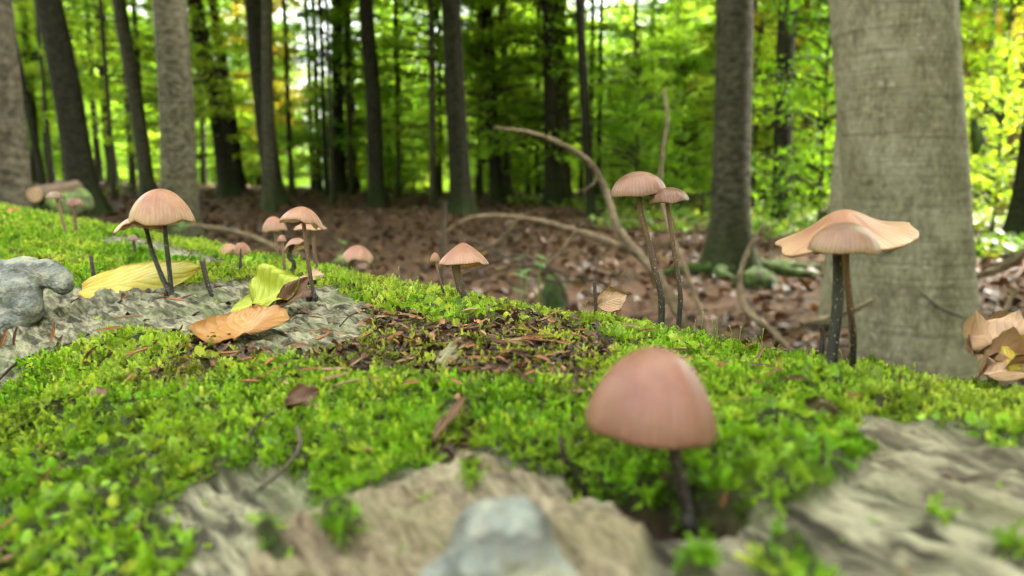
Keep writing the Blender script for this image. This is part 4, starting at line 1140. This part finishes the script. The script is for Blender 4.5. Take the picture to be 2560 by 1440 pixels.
# broken stem stubs
def stub(label, base, pts, wd, mat=ST_DARK):
    bp, D, u_, s_ = hit(*base); m_ = D / F
    path = [at(p[0], p[1], D) for p in pts] + [bp, bp - nrm(np.array([u_]), np.array([s_]))[0] * .004]
    V, fs, t_ = tube(spline(np.array(path) - bp, 18), [0.5 * w * m_ for w in wd], 10, 0.18, int(base[0]), 4)
    o = obj('broken_stem', mesh_np('broken_stem', V, fs, True, dict(t=t_)), mat, None, tuple(bp)); return tag(o, label, 'stem', 'broken mushroom stems')
stub('dark broken mushroom stem standing by the grey bracket fungus', (238, 722), [(227, 638), (231, 670), (236, 700)], [9, 10, 12])
stub('small reddish broken stem leaning against a dark one by the bracket fungus', (220, 722), [(232, 690), (224, 708)], [6, 8], ST_PALE)
stub('short split black stem beside the yellow leaf', (528, 735), [(506, 652), (512, 680), (520, 712)], [14, 12, 15])
stub('thin pointed black stem at the mossy edge below the round pale cap', (601, 688), [(602, 622), (601, 655)], [4, 8, 9])
stub('short black stem stub beside the small curled orange leaf', (1492, 782), [(1486, 703), (1488, 740)], [9, 9, 11])
stub('thin dark bent stem rising from the crack under the moss pad', (1425, 1175), [(1398, 1090), (1406, 1125), (1416, 1155)], [10, 14, 18])
stub('small black stub at the foot of the wide flat mushroom', (2062, 842), [(2050, 818), (2056, 830)], [8, 12, 14])

# ------------------------------------------------------------------ grey bracket fungi
def mat_fungus(name):
    b = NT(name); co = b.obj_co()
    sep = b.n('ShaderNodeSeparateXYZ'); b.set(sep.inputs[0], co)
    n = b.noise(b.scale(co, (120, 120, 120)), 1.0, 6, 0.65); nf = b.noise(b.scale(co, (600, 600, 600)), 1.0, 4)
    zone = b.math('SINE', b.math('ADD', b.math('MULTIPLY', sep.outputs[2], 620.0), b.math('MULTIPLY', n, 9.0)))
    c = b.ramp(n, [(0.36, (0.085, 0.088, 0.086)), (0.47, (0.165, 0.172, 0.168)), (0.55, (0.235, 0.24, 0.225)), (0.66, (0.36, 0.32, 0.22))])
    c = b.mix(b.mapr(zone, 0.6, 1.0, 0, 0.6), c, (0.06, 0.056, 0.052))
    c = b.mix(b.mapr(nf, 0.54, 0.68, 0, 0.5), c, (0.20, 0.13, 0.09))
    return b.done(b.pbr(c, 0.6, b.bump(b.math('ADD', nf, n), 0.9, 0.002), spec=0.3))
MFUN = mat_fungus('bracket_fungus')
def fungus(label, base, blobs, voxel, lift=0.0):
    bp, D, u_, s_ = hit(*base); m_ = D / F
    Vs, Fs, o = [], [], 0
    for (px, py, rx, rz, ry, dd) in blobs:
        c = at(px, py, D + dd) - bp; n, m = 16, 24
        ph = np.linspace(0.001, np.pi - 0.001, n); th = np.linspace(0, 2 * np.pi, m, endpoint=False)
        PH, TH = np.meshgrid(ph, th, indexing='ij')
        V = np.stack([rx * m_ * np.sin(PH) * np.cos(TH), ry * m_ * np.sin(PH) * np.sin(TH), rz * m_ * np.cos(PH)], -1).reshape(-1, 3) + c
        Vs.append(V); Fs += [tuple(int(k) + o for k in f[::-1]) for f in grid_faces(n, m, True)] + [tuple(range(o, o + m)), tuple(range(o + (n - 1) * m, o + n * m))[::-1]]; o += len(V)
    V = np.vstack(Vs)
    ob = obj('bracket_fungus', mesh_np('bracket_fungus', V, Fs), MFUN, None, tuple(bp))
    md = ob.modifiers.new('merge', 'REMESH'); md.mode = 'VOXEL'; md.voxel_size = voxel; md.use_smooth_shade = True
    sm = ob.modifiers.new('soften', 'SMOOTH'); sm.factor = 0.7; sm.iterations = 14
    tx = bpy.data.textures.new('fungus_relief', 'CLOUDS'); tx.noise_scale = 0.006; tx.noise_depth = 2
    dm = ob.modifiers.new('relief', 'DISPLACE'); dm.texture = tx; dm.strength = 0.0016; dm.mid_level = 0.5; dm.texture_coords = 'LOCAL'
    return tag(ob, label, 'fungus')
fungus('smooth knobbly grey bracket fungus curling on bare bark beside the yellow leaf', (70, 805), [(0, 700, 75, 52, 55, .004), (60, 682, 66, 42, 48, .006), (112, 682, 48, 36, 40, .004), (140, 694, 38, 34, 34, .002), (158, 712, 24, 28, 28, .0),
       (40, 735, 62, 50, 50, .0), (70, 770, 36, 44, 40, -.002), (15, 808, 58, 38, 45, -.004), (-20, 760, 60, 70, 50, 0)], 0.0008)
fungus('blurred pale grey bracket fungus with dark bands on bark below the mushroom', (1245, 1440), [(1215, 1335, 85, 88, 85, .004), (1300, 1325, 88, 85, 80, .004), (1255, 1370, 140, 105, 100, .002), (1245, 1430, 158, 110, 110, .0), (1150, 1470, 110, 90, 90, 0), (1350, 1470, 110, 95, 90, 0)], 0.0006)

# ------------------------------------------------------------------ leaves lying on the log
def mat_leaf(name, main, edge, spot, spotamt=0.4, trans=0.25):
    b = NT(name); co = b.obj_co(); vx = b.attr('lx'); vy = b.attr('ly')
    n = b.noise(b.scale(co, (120, 120, 120)), 1.0, 5, 0.6); nf = b.noise(b.scale(co, (700, 700, 700)), 1.0, 3)
    c = b.ramp(b.math('ADD', b.math('MULTIPLY', n, 0.9), b.math('MULTIPLY', vx, 0.15)), [(0.3, edge), (0.55, main), (0.8, (min(1, main[0] * 1.25), min(1, main[1] * 1.3), main[2] * 1.5))])
    vein = b.math('ABSOLUTE', b.math('SINE', b.math('MULTIPLY', b.math('ADD', vx, b.math('MULTIPLY', b.math('ABSOLUTE', vy), -0.55)), 22.0)))
    c = b.mix(b.mapr(vein, 0.0, 0.25, 0.7, 0), c, (main[0] * .62, main[1] * .55, main[2] * .6))
    c = b.mix(b.mapr(b.math('ABSOLUTE', vy), 0.0, 0.035, 0.7, 0), c, (min(1, main[0] * 1.3 + .05), min(1, main[1] * 1.3 + .05), main[2] * 1.4 + .04))
    c = b.mix(b.mapr(n, 0.58, 0.72, 0, spotamt), c, spot)
    c = b.mix(b.mapr(nf, 0.66, 0.74, 0, 0.4), c, spot)
    s_ = b.pbr(c, 0.42, b.bump(b.math('ADD', vein, b.math('MULTIPLY', n, 0.6)), 0.35, 0.0008), spec=0.4)
    return b.done(b.add_trans(s_, c, trans))
LY = mat_leaf('leaf_yellow', (0.52, 0.42, 0.075), (0.58, 0.35, 0.012), (0.22, 0.20, 0.07))
LG = mat_leaf('leaf_lime', (0.42, 0.46, 0.05), (0.33, 0.36, 0.03), (0.16, 0.10, 0.03), 0.3)
LO = mat_leaf('leaf_orange', (0.42, 0.20, 0.065), (0.38, 0.15, 0.03), (0.52, 0.37, 0.24), 0.35)
LT = mat_leaf('leaf_tan', (0.46, 0.28, 0.17), (0.34, 0.19, 0.11), (0.24, 0.14, 0.09))
LD = mat_leaf('leaf_brown', (0.15, 0.07, 0.04), (0.09, 0.045, 0.03), (0.05, 0.03, 0.02))
LR = mat_leaf('leaf_rust', (0.34, 0.13, 0.035), (0.28, 0.09, 0.02), (0.16, 0.06, 0.02))

def leaf(label, base, tip, width, mat, normal=(0, 0, 1), fold=0.2, curl=0.0, wavy=0.0, twist=0.0, n=22, m=13, seed=1, asym=0.0, teeth=0.0, lift=0.001, petiole=0.0, name='fallen_leaf', group=None, cat='leaf', shape=0.85, curl2=0.0):
    """base and tip: world points; width in metres"""
    base = np.array(base, float); tip = np.array(tip, float)
    X = tip - base; L = np.linalg.norm(X); X /= L
    N = np.array(normal, float); N -= X * (N @ X); N /= np.linalg.norm(N); Y = np.cross(N, X)
    V = []; lx, ly = [], []
    t = np.linspace(0, 1, n)
    for i in range(n):
        f = t[i]; w = 0.5 * width * (math.sin(math.pi * min(1, 0.02 + 0.98 * f) ** shape) ** 0.8) + 0.0002
        w *= 1 + 0.07 * float(vn(np.array([f * 9.0]), np.array([seed * 1.7]), seed)) + 0.05 * float(vn(np.array([f * 31.0]), np.array([seed * 2.3]), seed))
        tw = twist * (f - 0.4)
        for j in range(m):
            g = 2 * j / (m - 1) - 1
            ww = w * (1 + asym * np.sign(g)) * (1 + teeth * 0.12 * math.sin(f * 50))
            y = g * ww
            z = fold * abs(y) + curl * L * (f - 0.5) ** 2 * 4 * 0.25 + curl2 * (y / (width * .5)) ** 2 * width * 0.5 * f + wavy * width * float(vn(np.array([f * 3.5 + seed]), np.array([g * 1.6 + seed]), seed)) * (0.25 + abs(g)) \
                + 0.0045 * width * math.cos((f - 0.55 * abs(g) * 0.5) * 44) * abs(g)
            y, z = y * math.cos(tw) - z * math.sin(tw), y * math.sin(tw) + z * math.cos(tw)
            V.append(X * (f * L) + Y * y + N * (z + lift)); lx.append(f); ly.append(g)
    V = np.array(V); th = 0.00018
    Vn = V - N * th * 1.2
    fc = grid_faces(n, m); k = len(V)
    faces = [tuple(f) for f in fc] + [tuple(int(q) + k for q in f[::-1]) for f in fc]
    ring = list(range(m)) + [i * m + m - 1 for i in range(1, n)] + [(n - 1) * m + j for j in range(m - 2, -1, -1)] + [i * m for i in range(n - 2, 0, -1)]
    faces += [(ring[i], ring[(i + 1) % len(ring)], ring[(i + 1) % len(ring)] + k, ring[i] + k)[::-1] for i in range(len(ring))]
    root = empty(name, base); tag(root, label, cat, group)
    obj('blade', mesh_np('blade', np.vstack([V, Vn]), faces, True, dict(lx=np.array(lx * 2), ly=np.array(ly * 2))), mat, root)
    mid = V.reshape(n, m, 3)[:, m // 2] - N * 0.0003
    if petiole: mid = np.vstack([mid[0] - X * petiole + N * petiole * 0.15, mid[0] - X * petiole * .5, mid])
    Vr, fr, t_ = tube(mid, [0.0006, 0.0005, 0.0002], 6)
    obj('midrib', mesh_np('midrib', Vr, fr, True, dict(lx=t_, ly=0 * t_)), mat, root)
    return root

def toward(n_, up=1.0, cam=0.0, right=0.0):
    return np.array([right, -cam, up])
H_ = lambda x, y, l=0.0: hit(x, y)[0] + np.array([0, 0, l])
leaf('long pale yellow leaf lying under the two black mushroom stems', H_(215, 735, .001), at(505, 672, hit(470, 735)[1] + .01), 0.030, LY, toward(0, 1, 1.15), fold=-.05, curl=.06, wavy=.10, seed=3, shape=.75)
leaf('bright lime yellow leaf, its raised half folded into a trough', H_(640, 785, .003), at(752, 700, hit(700, 780)[1] + .008), 0.026, LG, toward(0, .75, 1.0, -.25), fold=.55, curl=.18, wavy=.16, seed=5, petiole=.006)
leaf('dark brown rolled side of the folded lime leaf, added as a separate blade', H_(690, 792, .002), at(766, 702, hit(710, 780)[1] + .006), 0.008, LD, toward(0, .8, 1.0, .4), fold=.8, curl=.15, wavy=.15, seed=6)  # extra blade standing in for the dark trough of the lime leaf
leaf('flat lime yellow leaf lobe under the folded lime leaf', H_(582, 783, .001), at(690, 757, hit(640, 780)[1] + .006), 0.017, LG, toward(0, 1, .55), fold=.05, wavy=.08, seed=7)
leaf('flat orange beech leaf with pale torn midrib on moss', at(590, 858, hit(590, 872)[1]), at(632, 776, hit(590, 872)[1] + .022), 0.034, LO, toward(0, 1, .25, -.10), fold=.14, curl=.08, wavy=.08, seed=9, shape=.62)
leaf('small curled orange leaf behind the black stem stub', at(1496, 765, hit(1500, 772)[1] + .012), at(1568, 738, hit(1540, 776)[1] + .014), 0.010, LT, toward(0, .5, 1), fold=.3, curl=-.2, wavy=.2, seed=11)
leaf('rusty orange leaf in the moss at the far end of the log', H_(18, 540, .004), H_(75, 545, .004), 0.022, LR, toward(0, 1, .6), fold=.3, wavy=.3, seed=13)
leaf('small brown and yellow curled leaf behind the yellow leaf', H_(288, 702, .001), H_(362, 694, .004), 0.010, LR, toward(0, 1, .6), fold=.4, wavy=.2, seed=15)
leaf('small peach leaf fragment behind the tall folded mushroom', H_(748, 706, .002), H_(812, 700, .002), 0.009, LT, toward(0, 1, .5), fold=.1, wavy=.2, seed=17)
leaf('pale torn leaf scrap on the moss before the dark litter', H_(1098, 928, .002), H_(1142, 890, .003), 0.006, mat_leaf('leaf_bleached', (0.24, 0.20, 0.115), (0.18, 0.145, 0.08), (0.15, 0.11, 0.06)), toward(0, 1, .7), fold=-.2, wavy=.4, seed=19)
leaf('small dark brown leaf scrap on the near moss above a bent twig', H_(715, 1042, .002), H_(800, 1020, .003), 0.0055, LD, toward(0, 1, .5), fold=.5, wavy=.5, seed=21)
leaf('narrow dark red leaf scrap hanging at the edge of the moss pad', H_(1085, 1130, .002), H_(1165, 1030, .003), 0.0028, LD, toward(0, 1, .8), fold=.3, wavy=.3, seed=22)
dE = hit(2500, 930)[1]
leaf('curled peach leaf of the dry heap on the mossy edge', at(2425, 915, dE), at(2560, 858, dE + .02), 0.022, LT, toward(0, .6, 1, -.3), fold=.5, curl=.35, wavy=.25, seed=23, group='dry leaf heap')
leaf('pale dry leaf standing upright in the dry heap', at(2500, 945, dE - .004), at(2545, 795, dE + .008), 0.024, LT, toward(0, .2, 1, -.7), fold=.45, curl=.3, wavy=.3, seed=24, group='dry leaf heap')
leaf('yellow leaf tucked into the dry heap', at(2525, 940, dE - .008), at(2600, 880, dE), 0.016, LY, toward(0, .8, 1), fold=.4, wavy=.2, seed=25, group='dry leaf heap')
leaf('tan crumpled leaf at the bottom of the dry heap', at(2455, 945, dE - .006), at(2600, 925, dE - .006), 0.018, LT, toward(0, .9, .8), fold=.6, curl=.3, wavy=.4, seed=26, group='dry leaf heap')
leaf('greenish brown curled leaf sunk in moss before the blurred plate of bark', H_(2030, 1045, 0), at(2075, 1000, hit(2050, 1040)[1]), 0.008, mat_leaf('leaf_olive', (0.10, 0.075, 0.025), (0.07, 0.045, 0.018), (0.05, 0.03, 0.015)), toward(0, .4, 1), fold=.6, curl=.4, wavy=.3, seed=27)

# ------------------------------------------------------------------ bud scales and bark chips (one shape each, many places)
def chip_mesh(seed, bend):
    n = 7; V = []; rg_ = np.random.default_rng(seed)
    for i in range(n):
        f = i / (n - 1); w = 0.13 * math.sin(math.pi * (0.08 + 0.86 * f)) ** 0.8
        for j in (-1, 0, 1):
            V.append((f - 0.5, j * w, 0.9 * w * abs(j) + bend * (f - .5) ** 2 + rg_.normal(0, .008)))
    V = np.array(V); k = len(V); fc = grid_faces(n, 3)
    Fc = [tuple(f) for f in fc] + [tuple(int(q) + k for q in f[::-1]) for f in fc]
    ring = [0, 1, 2] + [i * 3 + 2 for i in range(1, n)] + [(n - 1) * 3 + 1, (n - 1) * 3] + [i * 3 for i in range(n - 2, 0, -1)]
    Fc += [(ring[i], ring[(i + 1) % len(ring)], ring[(i + 1) % len(ring)] + k, ring[i] + k)[::-1] for i in range(len(ring))]
    return mesh_np('bud_scale', np.vstack([V, V - [0, 0, .03]]), Fc, True)
def mat_chip(name, a, c2):
    b = NT(name); co = b.obj_co(); n = b.noise(b.scale(co, (6, 18, 18)), 1.0, 4); rnd = b.n('ShaderNodeObjectInfo').outputs['Random']
    c = b.ramp(b.math('ADD', b.math('MULTIPLY', n, .7), b.math('MULTIPLY', rnd, .35)), [(0.3, a), (0.75, c2)])
    return b.done(b.add_trans(b.pbr(c, 0.45, b.bump(n, .4, .05), spec=.4), c, .1))
CHM = [mat_chip('bud_scale_orange', (0.20, 0.07, 0.03), (0.40, 0.165, 0.075)), mat_chip('bud_scale_pale', (0.27, 0.14, 0.085), (0.44, 0.27, 0.175)), mat_chip('bud_scale_dark', (0.05, 0.022, 0.015), (0.17, 0.07, 0.04))]
CHIPS = []
for mi, mt in enumerate(CHM):
    for k in range(3):
        m_ = chip_mesh(500 + k, (-.25, .1, .45)[k]); m_.materials.append(mt); CHIPS.append(m_)
CH_LAB = ['narrow orange-brown bud scale lying on the moss of the log', 'pale pinkish bud scale lying on the moss of the log', 'dark brown shrivelled bud scale lying on the moss of the log']
def chip(px, py, Lpx, angd, ci, k=None, thick=1.0):
    p, D, u_, s_ = hit(px, py); m_ = D / F
    n_ = nrm(np.array([u_]), np.array([s_]))[0]
    a = math.radians(angd)
    if abs(angd) <= 42:
        q0 = hit(px - Lpx * .3 * math.cos(a), py + Lpx * .3 * math.sin(a))[0]; q1 = hit(px + Lpx * .3 * math.cos(a), py - Lpx * .3 * math.sin(a))[0]
        X = q1 - q0
        if np.linalg.norm(X) > 3 * Lpx * m_: X = RIGHT * math.cos(a) + UP * math.sin(a)
        L = Lpx * m_; c = p + n_ * 0.0028; N = n_ + RNG.normal(0, .35, 3) + np.array([0, -.35, 0])
    else:
        X = RIGHT * math.cos(a) + UP * math.sin(a); L = Lpx * m_; c = p + np.array([0, 0, 1]) * L * .35; N = np.array([RNG.normal(0, .3), -1.0, .2])
    X = X / np.linalg.norm(X); N = N - X * (N @ X); N /= np.linalg.norm(N); Y = np.cross(N, X)
    o = bpy.data.objects.new('bud_scale', CHIPS[ci * 3 + (random.randrange(3) if k is None else k)]); link(o)
    W = min(L, 48 * m_) * thick * random.uniform(.5, .9)
    M = Matrix(((X[0] * L, Y[0] * W, N[0] * W, c[0]), (X[1] * L, Y[1] * W, N[1] * W, c[1]), (X[2] * L, Y[2] * W, N[2] * W, c[2]), (0, 0, 0, 1)))
    o.matrix_world = M
    tag(o, CH_LAB[ci], 'bud scale', ('orange bud scales on the log', 'pale bud scales on the log', 'dark bud scales on the log')[ci])
    return o
chips = [(321, 808, 70, 4, 0), (283, 842, 70, 8, 0), (138, 850, 55, 75, 0), (350, 898, 65, 20, 0), (662, 880, 36, 70, 1), (575, 904, 55, 2, 0), (620, 918, 45, 12, 0), (683, 952, 120, 27, 0), (630, 977, 45, -4, 0),
         (779, 945, 75, 6, 0), (783, 851, 50, -25, 0), (804, 846, 55, 10, 0), (822, 852, 45, -10, 0), (812, 862, 50, 25, 0), (925, 778, 40, -20, 0), (997, 765, 34, 50, 0), (997, 801, 40, -35, 1), (1022, 806, 55, -8, 1),
         (970, 803, 60, -25, 0), (986, 864, 66, 22, 0), (921, 853, 35, -30, 0), (1203, 853, 70, -28, 1), (1280, 876, 66, -12, 1), (1173, 842, 55, 8, 0), (1362, 816, 85, 26, 1), (1350, 872, 95, -4, 0), (1340, 862, 80, 3, 0),
         (1376, 912, 38, 10, 0), (1314, 842, 45, -30, 0), (829, 948, 70, 4, 1), (1127, 722, 26, 80, 1), (1138, 738, 40, -15, 1), (1723, 803, 28, 60, 0), (1615, 843, 38, 4, 0), (1947, 831, 75, -4, 1), (1846, 870, 24, 65, 0),
         (1895, 912, 64, 55, 1), (1790, 934, 55, -32, 0), (1804, 940, 45, 20, 0), (1949, 946, 34, 30, 0), (1526, 892, 66, 32, 1), (1540, 884, 50, 15, 0), (1433, 858, 44, -30, 0), (2247, 985, 58, 85, 2), (1864, 1030, 130, 2, 1),
         (2134, 1014, 50, -15, 0), (2125, 1024, 46, 35, 0), (1808, 1265, 45, 75, 0), (2417, 1052, 48, 80, 2), (2056, 886, 85, 3, 1), (112, 1219, 70, 50, 0), (150, 1163, 55, 5, 0), (45, 1330, 55, 36, 0), (847, 968, 70, 12, 1),
         (927, 1155, 60, -16, 0), (1431, 1002, 60, 2, 1), (874, 981, 85, 14, 1), (225, 905, 55, 50, 2), (268, 915, 50, 45, 2), (450, 850, 45, 70, 2), (405, 760, 40, 10, 2), (440, 765, 50, -8, 0), (470, 758, 40, 20, 2),
         (395, 775, 44, -20, 2), (1230, 835, 50, 15, 2), (1250, 880, 60, -10, 2), (1150, 865, 50, 20, 2), (1190, 900, 46, 5, 2), (1300, 905, 55, -15, 2), (1080, 830, 45, 10, 2), (1045, 850, 50, -20, 2), (950, 835, 40, 15, 2),
         (1010, 835, 46, -30, 0), (1120, 880, 40, 30, 0), (1410, 880, 50, -10, 0), (1420, 905, 40, 20, 0), (1270, 900, 40, 10, 0), (300, 655, 26, 10, 0), (298, 660, 30, -20, 0), (150, 870, 40, 65, 2), (10, 870, 60, 70, 0),
         (40, 860, 50, 80, 2), (1700, 930, 40, -40, 2), (1960, 975, 40, 15, 2), (1905, 940, 60, -10, 2), (2350, 930, 40, 10, 1), (1580, 815, 30, 10, 0), (1440, 815, 36, -20, 2)]
for c in chips: chip(*c)
rr2 = random.Random(77)
for k in range(190):      # more of them in and around the dark litter patch
    px, py = rr2.uniform(560, 2000), rr2.uniform(785, 985)
    if poly_sd(np.array([px]), np.array([py]), HUMUS_1)[0] < -70 and (rr2.random() < .55 or py < np.interp(px, [560, 1300, 2000], [880, 800, 860])): continue
    chip(px, py, rr2.uniform(22, 60), rr2.uniform(-40, 40), rr2.choice([0, 0, 0, 1, 2, 2]))

# ------------------------------------------------------------------ twigs on the log
M_TWIG = mat_branch('twig_bark', (0.02, 0.014, 0.012), (0.05, 0.036, 0.028), (0.13, 0.10, 0.08))
def twig(label, pts, wpx, lift=0.002):
    W = []; Ds = []
    for (x, y) in pts:
        p, D, u_, s_ = hit(x, y); W.append(p + np.array([0, 0, lift])); Ds.append(D)
    W = np.array(W); base = W[0].copy(); m_ = np.mean(Ds) / F
    V, fc, t_ = tube(spline(W - base, 10 * len(pts)), [0.5 * wpx * m_, 0.3 * wpx * m_], 7, .2, int(pts[0][0]), 3)
    return tag(obj('twig', mesh_np('twig', V, fc), M_TWIG, None, tuple(base)), label, 'twig')
twig('thin dark twig running from bare bark into the left moss', [(0, 962), (40, 925), (85, 900), (125, 882)], 7)
twig('thin dark twig arching over moss in front of the orange leaf', [(425, 912), (470, 893), (520, 872), (575, 860)], 6)
twig('bent grey twig trailing from the brown leaf scrap', [(612, 1132), (640, 1090), (680, 1056), (730, 1040)], 11)
twig('dark bent twig crossing from the near moss onto bare bark', [(745, 1100), (752, 1150), (715, 1205), (650, 1262)], 12, .003)
twig('short dark splinter beside the orange leaf', [(1560, 885), (1600, 862), (1650, 858)], 5)
twig('hair-thin dark root over bare bark behind the orange leaf', [(850, 830), (880, 800), (930, 790), (980, 800)], 4)
twig('thin dark twig lying between the leaves and the conical mushroom', [(965, 800), (1000, 815), (1040, 808)], 8)

# moss fruiting hairs above the ridge
b = NT('seta'); MSETA = b.done(b.pbr((0.16, 0.20, 0.05), 0.5))
parts = []
for k in range(26):
    px = rr2.uniform(1790, 1970) if k < 14 else rr2.uniform(900, 2250)
    ridge = np.interp(px, [0, 330, 620, 850, 1050, 1300, 1500, 1800, 2050, 2300], [512, 582, 652, 684, 715, 745, 775, 785, 842, 902])
    p, D, u_, s_ = hit(px, ridge + rr2.uniform(8, 30)); Lh = rr2.uniform(25, 70) * D / F
    dv = np.array([rr2.uniform(-.3, .3), 0, 1.0]) * Lh
    parts.append(tube(spline([p, p + dv * .6 + [0.0005, 0, 0], p + dv + [.001 * rr2.uniform(-1, 1), 0, 0]], 8), [0.00018, 0.00012, 0.0003], 5))
V, fc, t_ = join_parts(parts)
tag(obj('moss_hairs', mesh_np('moss_hairs', V, fc), MSETA), 'fine green hair-like moss stalks along the mossy ridge', 'moss', kind='stuff')
